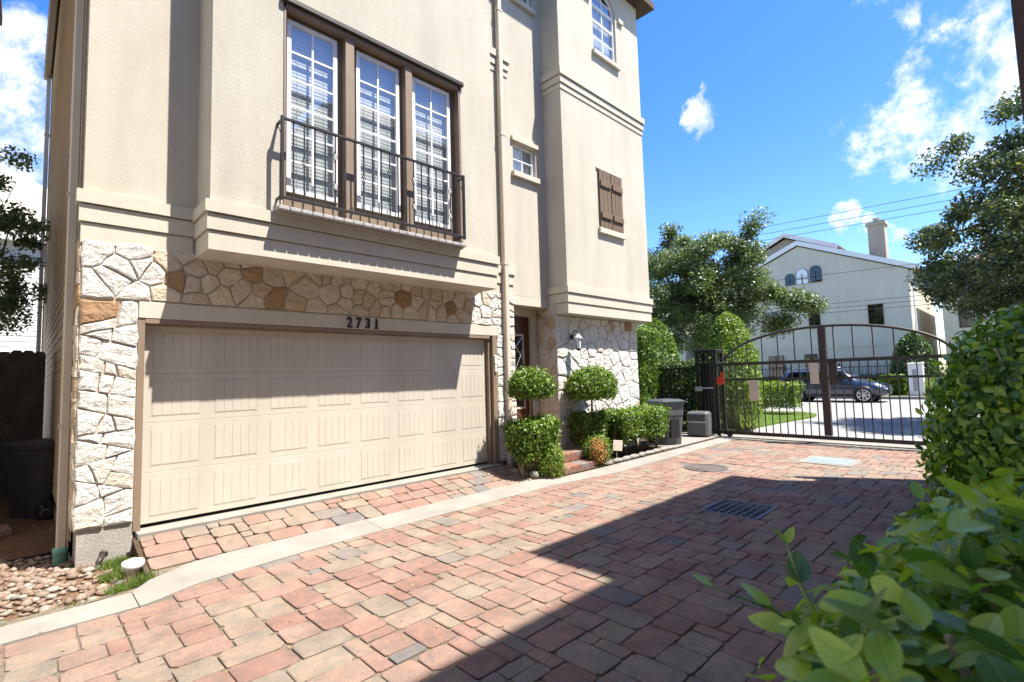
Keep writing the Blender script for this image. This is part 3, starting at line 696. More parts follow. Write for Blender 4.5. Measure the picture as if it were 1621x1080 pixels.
# ---- windows
def slats(x0, x1, z0, z1, y, parent, pitch=.048, tilt=.0045):
    m_ = MB()
    z = z0
    while z < z1:
        m_.add([(x0,y-tilt*.5,z),(x1,y-tilt*.5,z),(x1,y+tilt*.5,z+pitch*1.02),(x0,y+tilt*.5,z+pitch*1.02)], [(0,1,2,3)]); z += pitch
    for xx in (x0+.12, x1-.12): m_.box(xx, xx+.003, y-.012, y-.009, z0, z1)
    return m_.build('blind', 'blind', parent, kind='stuff')
def sash(name, x0, x1, z0, z1, y, cols, rows, parent, fw_=.05, mw=.022, blind=True, deep=.05, colour='white_paint', mid=None, gl='glass'):
    m_ = MB(); m_.box(x0, x0+fw_, y, y+deep, z0, z1); m_.box(x1-fw_, x1, y, y+deep, z0, z1); m_.box(x0+fw_, x1-fw_, y, y+deep, z0, z0+fw_); m_.box(x0+fw_, x1-fw_, y, y+deep, z1-fw_, z1)
    if mid: m_.box(x0+fw_, x1-fw_, y+.002, y+deep, mid-.025, mid+.025)
    f_ = m_.build(name, colour, parent)
    a, c, d, e = x0+fw_, x1-fw_, z0+fw_, z1-fw_
    mm = MB()
    for i in range(1, cols): xx = a+(c-a)*i/cols; mm.box(xx-mw/2, xx+mw/2, y+.010, y+.032, d, e)
    for j in range(1, rows): zz = d+(e-d)*j/rows; mm.box(a, c, y+.012, y+.030, zz-mw/2, zz+mw/2)
    if cols*rows > 1: mm.build('muntins', colour, f_)
    for i in range(cols):
        for j in range(rows):
            xa, xb, za, zb = a+(c-a)*i/cols, a+(c-a)*(i+1)/cols, d+(e-d)*j/rows, d+(e-d)*(j+1)/rows; MB().add([(xa,y+.021,za),(xb,y+.021,za),(xb,y+.021,zb),(xa,y+.021,zb)], [(0,1,2,3)]).build('pane', gl, f_)
    if blind: slats(a-.02, c+.02, d-.02, e+.02, y+.085, f_)
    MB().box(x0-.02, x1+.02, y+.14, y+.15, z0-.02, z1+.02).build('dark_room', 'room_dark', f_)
    return f_
cs = MB(); cs.holed(1.212, 3.898, 3.46, 6.06, [(1.28, 1.93, 3.76, 5.95), (2.19, 2.86, 3.76, 5.95), (3.07, 3.77, 3.76, 5.95)], YB+.12, .07)
cs.box(2.00, 2.12, YB+.005, YB+.119, 3.465, 6.05); cs.box(2.91, 3.02, YB+.005, YB+.119, 3.465, 6.05)
cs.box(1.212, 1.235, YB-.01, YB+.119, 3.465, 6.05); cs.box(3.86, 3.898, YB-.01, YB+.119, 3.465, 6.05); cs.box(1.212, 3.898, YB-.01, YB+.119, 6.0, 6.05)
cs.build('window_casing', 'brown_trim', H)
MB().cbox(1.17, 3.95, YB-.055, YB-.001, 6.055, 6.13, .012).build('window_head', 'bronze', H)
for a, c in ((1.285, 1.925), (2.195, 2.855), (3.075, 3.765)): sash('tall_window', a, c, 3.765, 5.945, YB+.095, 2, 6, H)
sash('small_window', 5.61, 6.22, 5.35, 5.91, .06, 2, 2, H, .035)
MB().cbox(5.55, 6.28, -.05, -.001, 5.925, 6.02, .008).build('window_head', 'stucco_trim', H); MB().cbox(5.55, 6.28, -.07, -.001, 5.23, 5.335, .008).build('window_sill', 'stucco_trim', H)
sash('small_window', 5.69, 6.25, 8.87, 9.89, .06, 2, 3, H, .035); MB().cbox(5.63, 6.31, -.07, -.001, 8.75, 8.855, .008).build('window_sill', 'stucco_trim', H)
aw = sash('arched_window', ax0, ax1, az0, azs, YK+.05, 2, 3, H, .045, mid=9.20, blind=True)
am = MB()
for i in range(16):
    a, c = arc[i], arc[i+1]; s2 = .90; cc = (ax0+.44, azs)
    ia = (cc[0]+(a[0]-cc[0])*s2, cc[1]+(a[1]-cc[1])*s2); ic = (cc[0]+(c[0]-cc[0])*s2, cc[1]+(c[1]-cc[1])*s2)
    am.prism([a, c, ic, ia], YK+.05, YK+.09, axis=1)
am.box(cc[0]-.011, cc[0]+.011, YK+.055, YK+.075, azs, azs+.42); am.box(ax0+.05, ax1-.05, YK+.058, YK+.072, azs+.18, azs+.202)
am = am.build('arched_window', 'white_paint', H)
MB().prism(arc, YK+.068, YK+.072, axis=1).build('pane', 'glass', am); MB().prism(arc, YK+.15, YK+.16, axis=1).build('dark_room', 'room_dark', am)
MB().cbox(ax0-.06, ax1+.06, YK-.07, YK-.001, az0-.11, az0-.005, .008).build('window_sill', 'stucco_trim', H)
tr_ = MB()
for s_ in (-1, 1): tr_.box(cc[0]+s_*.62-.09, cc[0]+s_*.62+.09, YK-.05, YK-.001, azs-.06, azs+.04)
tr_.build('arch_label', 'stucco_trim', H)
# shutters
for x0s, x1s in ((7.63, 8.045), (8.065, 8.48)):
    sh = MB().box(x0s, x1s, YK-.022, YK-.001, 4.55, 5.77).build('shutter', 'shutter_wood', H)
    for q in range(3): MB().cbox(x0s+.003+q*(x1s-x0s)/3, x0s-.003+(q+1)*(x1s-x0s)/3, YK-.042, YK-.02, 4.55, 5.77, .004).build('board', 'shutter_wood', sh)
    for z in (4.74, 5.42): MB().cbox(x0s+.02, x1s-.02, YK-.072, YK-.043, z, z+.13, .006).build('batten', 'shutter_wood', sh)
MB().cbox(7.58, 8.53, YK-.06, YK-.001, 4.41, 4.53, .008).build('window_sill', 'stucco_trim', H); MB().cbox(7.58, 8.53, YK-.03, YK-.001, 5.785, 5.83, .008).build('window_head', 'stucco_trim', H)
# ---- balcony
sl_ = MB().box(1.12, 3.80, YB-.13, YB-.001, 3.415, 3.432).build('sill', 'concrete_dark', H)
sb = MB().cbox(-.061, .061, -.20, 0, 0, .045, .006).mesh('sill_brick', 'sill_grey')
for i in range(21): link('sill_brick', sb, sl_, (1.155+i*.1295, YB-.004, 3.433))
RY = YB-.165; rb = MB()
for z in (4.52, 3.585): rb.cbox(1.14, 3.80, RY-.016, RY+.016, z-.016, z+.016, .004)
for x in (1.14, 3.80):
    rb.cbox(x-.018, x+.018, RY-.018, RY+.018, 3.555, 4.545, .004)
    for z in (4.50, 3.60): rb.box(x-.012, x+.012, RY+.016, YB+.004, z-.012, z+.012)
    rb.tube([(x, RY+.015, 4.30), (x, RY+.09, 4.42), (x, YB, 4.49)], .008, 6)
rb = rb.build('balcony_railing', 'iron', H)
def wbasket(m_, z):
    for q in range(4):
        m_.tube([(.026*math.sin(math.pi*t)*math.cos(q*1.571+t*2.4), .026*math.sin(math.pi*t)*math.sin(q*1.571+t*2.4), z-.055+.11*t) for t in np.linspace(0, 1, 7)], .0045, 5, False)
def bal(kind):
    m_ = MB(); z0, z1 = 3.60, 4.505; zs = {'P': [], 'S': [4.06], 'D': [3.86, 4.24]}[kind]
    cuts = [z0] + [v for z in zs for v in (z-.055, z+.055)] + [z1]
    for a, c in zip(cuts[0::2], cuts[1::2]): m_.box(-.0075, .0075, -.0075, .0075, a, c)
    for z in zs: wbasket(m_, z); m_.box(-.011, .011, -.011, .011, z-.065, z-.05); m_.box(-.011, .011, -.011, .011, z+.05, z+.065)
    return m_.mesh('baluster', 'iron')
bals = {q: bal(q) for q in 'PSD'}
pat = 'PSPPDPPSPPDPPDPSPPDPP'[:20]
for i, q in enumerate(pat): link('baluster', bals[q], rb, (1.14 + (i+1)*2.66/21, RY, 0))
# ---- front door
dr = MB().cbox(5.60, 6.285, .385, .43, .11, 2.64, .004)
dr = dr.build('front_door', 'dark_wood', H)
df = MB(); df.cbox(6.29, 6.44, .30, .365, .1, 2.80, .006); df.cbox(5.5, 6.29, .30, .365, 2.655, 2.80, .006); df.build('door_frame', 'tan_paint', H)
MB().box(5.5, 6.47, -.0, .36, 2.80, 2.967).build('entry_header', 'stucco_trim', H)
gf = MB(); gf.box(5.72, 6.12, .370, .386, 2.26, 2.30); gf.box(5.72, 6.12, .370, .386, .85, .89); gf.box(5.72, 5.75, .370, .386, .89, 2.26); gf.box(6.09, 6.12, .370, .386, .89, 2.26); gf.build('glazing_bead', 'tan_paint', dr)
MB().box(5.75, 6.09, .374, .380, .89, 2.26).build('pane', 'glass_dark', dr)
ld = MB()
for a, c in (((5.75, 1.9), (6.09, 2.25)), ((5.75, 1.4), (6.09, 2.0)), ((5.75, .9), (6.09, 1.6)), ((6.09, 1.8), (5.75, 2.25)), ((6.09, 1.1), (5.75, 1.7))): ld.tube([(a[0], .371, a[1]), (c[0], .371, c[1])], .006, 5)
ld.build('leading', 'alloy', dr)
for z0, z1 in ((2.36, 2.58), (.2, .76)): MB().cbox(5.74, 6.10, .372, .384, z0, z1, .008).build('door_panel', 'dark_wood', dr)
MB().lathe([(.0, 0), (.028, .0), (.03, .02), (.02, .045), (.0, .05)], 12, m=Matrix.Translation((5.66, .385, 1.1)) @ Matrix.Rotation(math.pi/2, 4, 'X')).build('door_knob', 'bronze', dr, True)
# ---- house number
for ch, x in zip('2731', (2.29, 2.425, 2.565, 2.70)):
    cu = bpy.data.curves.new('digit', 'FONT'); cu.body = ch; cu.size = .205; cu.extrude = .010; cu.align_x = 'CENTER'; cu.offset = .0035
    to = bpy.data.objects.new('tmp', cu); COL.objects.link(to); dg = bpy.context.evaluated_depsgraph_get()
    me = bpy.data.meshes.new_from_object(to.evaluated_get(dg)); bpy.data.objects.remove(to); me.materials.clear(); me.materials.append(MT('iron'))
    o = link('house_number', me, H, (x, -.034, 2.21)); o.rotation_euler = (math.pi/2, 0, 0); o.scale = (.85, 1.0, 1)
    # slab serif feet
    if ch == '1': MB().box(-.045, .045, -.0, .012, -.010, .010).build('serif', 'iron', o)

# ---- keypad and lantern
kp = thing('door_keypad', 'white keypad and remote on the brown garage jamb', 'keypad', (4.985, -.031, 1.72))
MB().cbox(-.028, .028, -.03, .001, -.02, .13, .008).build('cover', 'white_plastic', kp); MB().cbox(-.024, .024, -.026, .001, -.16, -.03, .008).build('case', 'white_plastic', kp)
ln = thing('wall_lantern', 'small wall lantern with glass panes and scroll arm on the stone wall', 'lantern', (6.86, -.235, 2.12))
MB().lathe([(.0, 0), (.05, 0), (.055, .015), (.0, .02)], 14, m=Matrix.Translation((0, .0, .1)) @ Matrix.Rotation(math.pi/2, 4, 'X')).build('back_plate', 'iron', ln, True)
MB().tube([(0, -.01, .1), (0, -.05, .2), (0, -.10, .235), (0, -.15, .22), (0, -.16, .16)], .011, 8).build('arm', 'iron', ln, True)
MB().lathe([(.015, .17), (.02, .15), (.05, .12), (.085, .075), (.088, .06)], 6, (0, -.16, 0)).build('roof', 'sill_grey', ln)
lf = MB()
for q in range(6):
    a = q*math.pi/3; lf.tube([(.07*math.cos(a), -.16+.07*math.sin(a), .06), (.055*math.cos(a), -.16+.055*math.sin(a), -.13)], .006, 4)
lf.lathe([(.06, -.13), (.062, -.145), (.03, -.165), (.008, -.18)], 6, (0, -.16, 0)); lf.build('cage', 'iron', ln)
MB().lathe([(.066, .06), (.051, -.13)], 6, (0, -.16, 0)).build('glass_shade', 'lamp_clear', ln)

# ---- entry steps
es = thing('entry_steps', 'two red and grey brick steps leading up to the front door', 'steps', (5.85, -.5, -.2))
MB().box(5.26-5.85, 6.46-5.85, -.54, .4, 0, .07).box(5.32-5.85, 6.44-5.85, -.23, .85, .07, .22).build('core', 'joint_sand', es)
def brick(w_, d_, h_): return MB().cbox(-w_/2, w_/2, -d_/2, d_/2, 0, h_, .006).mesh('brick', 'brick')
bA, bB, bC = brick(.235, .30, .075), brick(.19, .10, .072), brick(.10, .19, .072)
for j in range(5):
    link('brick', bA, es, (5.38-5.85+j*.242, -.405, .072+rs.uniform(-.002, .002)))
    link('brick', bA, es, (5.40-5.85+j*.232, -.095, .222+rs.uniform(-.002, .002)))
    for yy in (.21, .515, .8): link('brick', bA, es, (5.40-5.85+j*.232, yy, .222+rs.uniform(-.004, .0)))
for j in range(6):
    link('brick', bB, es, (5.355-5.85+j*.1985, -.505, -.002)); link('brick', bB, es, (5.385-5.85+j*.192, -.195, .148))
for j in range(3):
    link('brick', bC, es, (6.455-5.85, -.36+j*.2, -.002)); link('brick', bC, es, (6.43-5.85, -.05+j*.2, .148))

# ================================================================== NEIGHBOURING HOUSES
def plain_house(name, label, x0, x1, y0, y1, z1, wallm, eavem, over=.4, wins=(), rz=1.8, side='y+', roofm='roof_tile'):
    t = thing(name, label, 'house', ((x0+x1)/2, (y0+y1)/2, -.3)); c = t.location; o = lambda *a: (a[0]-c[0], a[1]-c[0], a[2]-c[1], a[3]-c[1], a[4]-c[2], a[5]-c[2])
    bx('wall', wallm, t, *o(x0, x1, y0, y1, -.4, z1))
    bx('eave', eavem, t, *o(x0-over, x1+over, y0-over, y1+over, z1+.002, z1+.2))
    cx, cy = 0, 0; w_, d_ = (x1-x0)/2+over, (y1-y0)/2+over; zz = z1+.2-c[2]
    rg = max(w_, d_)-min(w_, d_); a = (rg, 0) if w_ > d_ else (0, rg)
    MB().add([(-w_,-d_,zz),(w_,-d_,zz),(w_,d_,zz),(-w_,d_,zz),(-a[0],-a[1],zz+rz),(a[0],a[1],zz+rz)], [(0,1,5,4),(1,2,5),(2,3,4,5),(3,0,4)] if w_ > d_ else [(0,1,4),(1,2,5,4),(2,3,5),(3,0,4,5)]).build('roof', roofm, t)
    for (a0, a1, b0, b1) in wins:
        if side == 'y+': fbox = (a0, a1, y1+.001, y1+.05, b0, b1); gbox = (a0+.06, a1-.06, y1+.051, y1+.06, b0+.06, b1-.06)
        if side == 'x-': fbox = (x0-.05, x0-.001, a0, a1, b0, b1); gbox = (x0-.06, x0-.051, a0+.06, a1-.06, b0+.06, b1-.06)
        f_ = bx('window', 'bronze', t, *o(*fbox)); bx('pane', 'glass_dark', f_, *o(*gbox))
    return t
plain_house('neighbour_house', 'beige stucco house behind the hedges whose roof shades the paving', -14, 4.35, -18, -8.4, 9.35, 'stucco', 'eave_brown', .4, [(-8, -6.5, 3.6, 5.6), (-3.5, -2, 3.6, 5.6), (1, 2.4, 3.6, 5.6), (-3.5, -2, 6.8, 8.4), (1, 2.4, 6.8, 8.4)])
plain_house('neighbour_tower', 'beige stucco house wing with brown eave above the tall hedge', 4.75, 9.05, -16, -6.95, 8.6, 'stucco', 'eave_brown', .2, [(5.6, 6.6, 3.4, 5.4), (7.2, 8.2, 3.4, 5.4)])
NT_ = bpy.data.objects['neighbour_tower']; bx('side_wall', 'stucco', NT_, 9.06-6.9, 9.31-6.9, -16+11.475, -6.96+11.475, -.1, 6.95); bx('corner_downspout', 'eave_brown', NT_, 9.22-6.9, 9.32-6.9, -6.94+11.475, -6.71+11.475, 0, 7.1)
plain_house('side_house', 'tall neighbouring house with dark red brown eave across the side yard', -9, -1.9, -2, 8.1, 9.4, 'white_siding', 'eave_brown', .45)
fh = plain_house('back_house', 'white lap sided house with pale shingle roof behind the wooden fence', -14, 3, 18, 28, 6.7, 'white_siding', 'white_paint', .35, rz=4.2, roofm='roof_light')
bd = MB().add([(0,0,0),(0,-.02,0),(0,-.008,.2),(0,0,.2),(17,0,0),(17,-.02,0),(17,-.008,.2),(17,0,.2)], [(0,1,2,3),(7,6,5,4),(1,5,6,2),(0,4,5,1)]).mesh('siding_board', 'white_siding')
for i in range(36): link('siding_board', bd, fh, (-14+5.5, 18-23-.001, -.1+i*.19))

# ---- side yard things
fe = thing('wooden_fence', 'dark weathered wooden fence of dog eared boards across the side yard', 'fence', (-2, 5.6, -.35))
for i in range(16):
    x = -2.95+i*.145+2; h = 2.5+rs.uniform(-.02, .02)
    MB().prism([(x, 0), (x+.152, 0), (x+.152, h-.04), (x+.12, h), (x+.033, h), (x, h-.04)], .012*(i % 2)-.012, .012*(i % 2)-.001, axis=1).build('fence_board', 'fence_wood', fe)
for z in (.4, 1.3, 2.1): bx('fence_rail', 'fence_wood', fe, -.95, 1.3, .021, .06, z, z+.09)
bx('fence_post', 'fence_wood', fe, 1.10, 1.2, .061, .15, -.1, 2.3)
def bin_(name, label, loc, rz, w_, d_, h_, bm, lm, handle_red=False, wheel=.13):
    t = thing(name, label, 'trash bin', loc, 'wheeled bins' if False else None, rz)
    # tapered hollow body
    m_ = MB(); a, c = w_/2, d_/2; k = .80
    lv = [(0, k, .0), (.18*h_, k+.03, .0), (.62*h_, .93, 0), (.66*h_, .97, 0), (.80*h_, .99, 0), (.88*h_, 1.0, 0), (.90*h_, 1.06, 0), (.94*h_, 1.06, 0)]
    rings = []
    for z, s_, _ in lv:
        x, y = a*s_, c*s_; ch = .06
        rings.append([(-x+ch, -y, z), (x-ch, -y, z), (x, -y+ch, z), (x, y-ch, z), (x-ch, y, z), (-x+ch, y, z), (-x, y-ch, z), (-x, -y+ch, z)])
    V = [p for r in rings for p in r]; n = 8
    m_.add(V, [(i*n+j, i*n+(j+1)%n, (i+1)*n+(j+1)%n, (i+1)*n+j) for i in range(len(rings)-1) for j in range(n)] + [tuple(range(n))[::-1]])
    m_.build('body', bm, t)
    l_ = MB(); zt = .945*h_
    l_.prism([(-a*1.10, -c*1.12), (a*1.10, -c*1.12), (a*1.12, c*1.0), (a*.9, c*1.16), (-a*.9, c*1.16), (-a*1.12, c*1.0)], zt, zt+.025)
    l_.add([(-a*1.05,-c*1.05,zt+.025),(a*1.05,-c*1.05,zt+.025),(a*1.05,c*1.0,zt+.025),(-a*1.05,c*1.0,zt+.025),(-a*.75,-c*.7,zt+.065),(a*.75,-c*.7,zt+.065),(a*.75,c*.7,zt+.065),(-a*.75,c*.7,zt+.065)], [(4,5,6,7),(0,1,5,4),(1,2,6,5),(2,3,7,6),(3,0,4,7)])
    l_.build('lid', lm, t)
    MB().tube([(-a*.7, c*1.24, .90*h_), (a*.7, c*1.24, .90*h_)], .016, 8).tube([(-a*.7, c*1.0, .88*h_), (-a*.7, c*1.26, .90*h_)], .014, 6).tube([(a*.7, c*1.0, .88*h_), (a*.7, c*1.26, .90*h_)], .014, 6).build('handle', lm, t, True)
    for s_ in (-1, 1):
        wh = MB().lathe([(.02, -.03), (wheel*.6, -.03), (wheel*.66, -.035), (wheel, -.03), (wheel, .03), (wheel*.66, .035), (wheel*.6, .03), (.02, .03)], 20, m=Matrix.Translation((s_*(a*.92), c*.86, wheel)) @ Matrix.Rotation(math.pi/2, 4, 'Y')).build('wheel', 'rubber', t)
        hb = MB()
        for q in range(3): hb.box(-.012, .012, 0, wheel*.6, -.04, .04, m=Matrix.Translation((s_*(a*.92), c*.86, wheel)) @ Matrix.Rotation(math.pi/2, 4, 'Y') @ Matrix.Rotation(q*2.094, 4, 'Z'))
        hb.build('hub', 'bin_grey', wh)
    MB().box(-.11, .11, -c*.97-.012, -c*.90, .16*h_, .58*h_).build('recess_shade', 'rubber' if bm != 'bin_black' else bm, t)  # raised dark slab, its colour stands in for a shaded recess
    if handle_red: bx('grip', 'red_plastic', t, -.10, .10, c*1.165, c*1.18, zt-.05, zt-.005)
    return t
bin_('trash_bin', 'grey wheeled bin with dark lid standing by the clipped hedge', (9.72, -.62, -.146), R(-28), .56, .66, 1.0, 'bin_grey', 'lid_dark')
bin_('trash_bin', 'black wheeled bin with red lid mark beside the lap siding', (-.68, 4.05, -.40), R(-128), .56, .66, 1.12, 'bin_black', 'bin_black', True)
MB().lathe([(.055, 0), (.06, .02), (.06, .2), (.066, .205), (.066, .25), (.05, .26)], 18).build('drain_adapter', 'green_pipe', None, True, loc=(-.589, .365, -.36), label='green drain pipe collar under the corner downspout', cat='pipe')
MB().lathe([(.075, 0), (.075, .17), (.088, .172), (.088, .235), (.08, .245), (.03, .247), (.03, .265), (.0, .266)], 24).build('cleanout_cap', 'white_plastic', None, True, loc=(-.135, -.62, -.37), label='white plastic drain cleanout cap sunk in the gravel', cat='pipe')
sg_ = MB().tube([(0,0,0), (.05,.10,.05)], [.012, .014], 10).tube([(.05,.10,.05), (.07,.14,.07), (.10,.20,.10)], [.02, .026, .026], 12).tube([(.10,.20,.10), (.108,.216,.108)], [.036, .036], 12)
sg_.build('garden_light', 'bronze', None, True, loc=(-.40, -.28, -.25), label='small black garden light leaning over in the gravel', cat='light')
for pts, lb in (([(-3.2,.95,-.30),(-2,1.0,-.30),(-1.2,1.02,-.30),(-.55,1.08,-.31)], 'black edging strip between bare soil and gravel'), ([(-.47,.55,-.31),(-.40,0,-.28),(-.36,-.5,-.27),(-.34,-1.1,-.26)], 'black edging strip dividing gravel at the stone pier'), ([(-3.2,-1.28,-.23),(-1.5,-1.27,-.225),(-.6,-1.26,-.225),(-.10,-1.1,-.23)], 'black edging strip along the concrete band')):
    MB().tube(pts, .016, 6).build('edging_strip', 'rubber', None, True, label=lb, cat='edging')
for i, (x, y, a) in enumerate(((-1.10, 2.9, .2), (-1.12, 3.15, .1), (-1.22, 2.5, .4))):
    lb_ = ('loose brown brick squarely between two others on the side yard soil', 'loose brown brick nearest the black bin on the soil', 'loose brown brick turned askew on the side yard soil')[i]
    o = MB().cbox(-.14, .14, -.10, .10, 0, .09, .01).build('loose_brick', 'brick', None, label=lb_, cat='brick', group='bricks in the side yard', loc=(x, y, -.40)); o.rotation_euler.z = a
# gravel as one mass of stones
def pebbles(n, region, smin, smax, rng, name, label=None):
    ico = bmesh.new(); bmesh.ops.create_icosphere(ico, subdivisions=1, radius=1); tv = np.array([v.co[:] for v in ico.verts]); tf = np.array([[v.index for v in f_.verts] for f_ in ico.faces]); ico.free()
    P = np.array([region(rng) for _ in range(n)]); s_ = rng.uniform(smin, smax, n)*rng.choice([.6, .8, 1, 1.3], n)
    Vs = []
    for i in range(n):
        a = rng.uniform(0, 6.28); ca, sa = math.cos(a), math.sin(a)
        q = tv*(1+rng.normal(0, .10, (len(tv),1)))*np.array([1, rng.uniform(.6, .95), rng.uniform(.4, .65)])*s_[i]
        q = np.stack([q[:,0]*ca-q[:,1]*sa, q[:,0]*sa+q[:,1]*ca, q[:,2]], 1); Vs.append(q+P[i]+np.array([0, 0, s_[i]*.25]))
    V = np.concatenate(Vs); F = (tf[None]+(np.arange(n)*len(tv))[:,None,None]).reshape(-1, 3)
    return link(name, mesh_np(name, V, F, 'pebble', True), None, kind='stuff', label=label, cat='gravel')
def reg_gravel(rng):
    while True:
        x, y = rng.uniform(-2.6, -.05), rng.uniform(-1.27, 1.02)
        if y > -.06 and x > -.52: continue
        if x > -.36 and (y < -1.0 or (y > -.30 and rng.random() < .8)): continue
        if x > -.34 and rng.random() < .55: continue
        return (x, y, yard_z(x, y)+.0)
pebbles(1500, reg_gravel, .022, .048, RNG, 'gravel', 'rounded tan and pink gravel bed beside the stone pier')
# weeds
def tuft_pts(c, r, n, rng): 
    a = rng.uniform(0, 6.28, n); q = r*np.sqrt(rng.random(n)); return np.stack([c[0]+q*np.cos(a), c[1]+q*np.sin(a), np.full(n, c[2])], 1)
BLADE = (np.array([(-.05,0,0),(.05,0,0),(.0,1,.15)], float), [(0,1,2)])
def blades(name, P, h, m, spread=.5, **tags):
    n = len(P); d = RNG.normal(0, spread, (n,3)); d[:,2] = 1; d /= np.linalg.norm(d, axis=1, keepdims=True)
    x = np.cross(d, RNG.normal(0, 1, (n,3))); x /= np.linalg.norm(x, axis=1, keepdims=True); z = np.cross(x, d); hh = RNG.uniform(.5, 1, n)*h; tv = BLADE[0]
    V = P[:,None,:] + hh[:,None,None]*(tv[None,:,0,None]*x[:,None]+tv[None,:,1,None]*d[:,None]+tv[None,:,2,None]*z[:,None])
    F = np.arange(n*3).reshape(-1, 3); return link(name, mesh_np(name, V.reshape(-1,3), F, m), None, **tags)
P = np.concatenate([tuft_pts(c, r, n, RNG) for c, r, n in (((-.20, -.20, -.27), .15, 1100), ((-.28, -1.08, -.25), .09, 420), ((-.10, -.95, -.25), .10, 380), ((-.10, -.50, -.25), .07, 500), ((-.26, -.6, -.25), .12, 260), ((-.45, .1, -.30), .08, 180), ((-.6, -1.2, -.26), .06, 60), ((-1.0, -1.24, -.26), .08, 70), ((-.42, -.25, -.28), .06, 120))])
blades('weeds', P, .11, 'grass', label='green weeds sprouting through the gravel by the pier', cat='weeds', kind='stuff')
jp = np.array([(x0+RNG.integers(0, 90)*Mo, RNG.uniform(-5.2, -1.6), ZD-.006) for _ in range(60)]); jp = np.concatenate([tuft_pts(c, .012, 14, RNG) for c in jp])
blades('joint_weeds', jp, .03, 'grass', label='tiny weeds growing in the paving joints', cat='weeds', kind='stuff')
gl_ = np.stack([RNG.uniform(12.9, 20, 26000), RNG.uniform(-1.2, 3.5, 26000), np.full(26000, -.13)], 1); gl_ = gl_[(gl_[:,1] > -.80-(gl_[:,0]-13)*.07) & (gl_[:,0] < 19.2+np.clip(gl_[:,1]+1.2, 0, .7)*1.2)]
blades('grass', gl_, .07, 'grass', label='mown lawn beyond the iron gate', cat='grass', kind='stuff')

lp = np.stack([RNG.uniform(-1, 11, 150), RNG.uniform(-6.2, -1.2, 150), np.full(150, ZD+.009)], 1)
leaves('leaf_litter', lp, np.tile((0., 0., 1.), (150, 1)), RNG.uniform(.015, .035, 150), 'leaf_dead', None, LEAF2, .15, label='few withered leaf scraps scattered over the paving', cat='leaf litter', kind='stuff')
# ---- ironware in the paving
dg_ = thing('drain_grate', 'square slotted iron drain grate set in the paving', 'drain', (5.35, -3.935, ZD))
fr = MB()
for a in ((-.35, .35, -.335, -.30), (-.35, .35, .30, .335), (-.35, -.315, -.30, .30), (.315, .35, -.30, .30)): fr.box(*a, -.06, .003)
fr.build('frame', 'grate', dg_)
for i in range(1, 7): bx('bar', 'grate', dg_, -.315+i*.09-.007, -.315+i*.09+.007, -.30, .30, -.006, .001)
for i in range(1, 7): bx('cross_bar', 'grate', dg_, -.315, .315, -.30+i*.0857-.008, -.30+i*.0857+.008, -.007, -.001)
pt = MB(); pt.box(5.0, 5.7, -4.27, -3.6, -.75, -.7)
for a in ((5.001, 5.01, -4.269, -3.601), (5.69, 5.699, -4.269, -3.601), (5.01, 5.69, -4.269, -4.26), (5.01, 5.69, -3.61, -3.601)): pt.box(*a, -.7, -.26)
struct('drain_pit', pt, 'pit')
mh = thing('manhole_cover', 'round rusty iron manhole cover in the sunlit paving', 'manhole', (7.62, -2.48, ZD+.006))
MB().lathe([(.36, -.05), (.36, .006), (.33, .007), (.325, -.004), (.0, -.004)], 40).build('ring', 'manhole', mh)
MB().lathe([(.318, -.02), (.318, .004), (.0, .005)], 40).build('cover', 'manhole', mh)
for r_ in (.11, .2, .28): MB().torus((0, 0, .004), r_, .006, 2, 36, 5).build('rib', 'manhole', mh)
uc = thing('utility_cover', 'pale blue grey square utility lid set in the paving near the gate', 'utility lid', (9.5, -3.9, ZD+.005))
MB().cbox(-.42, .42, -.42, .42, -.05, .006, .004).build('frame', 'concrete', uc); MB().cbox(-.33, .33, -.33, .33, -.02, .010, .003).build('lid', 'lid_blue', uc)

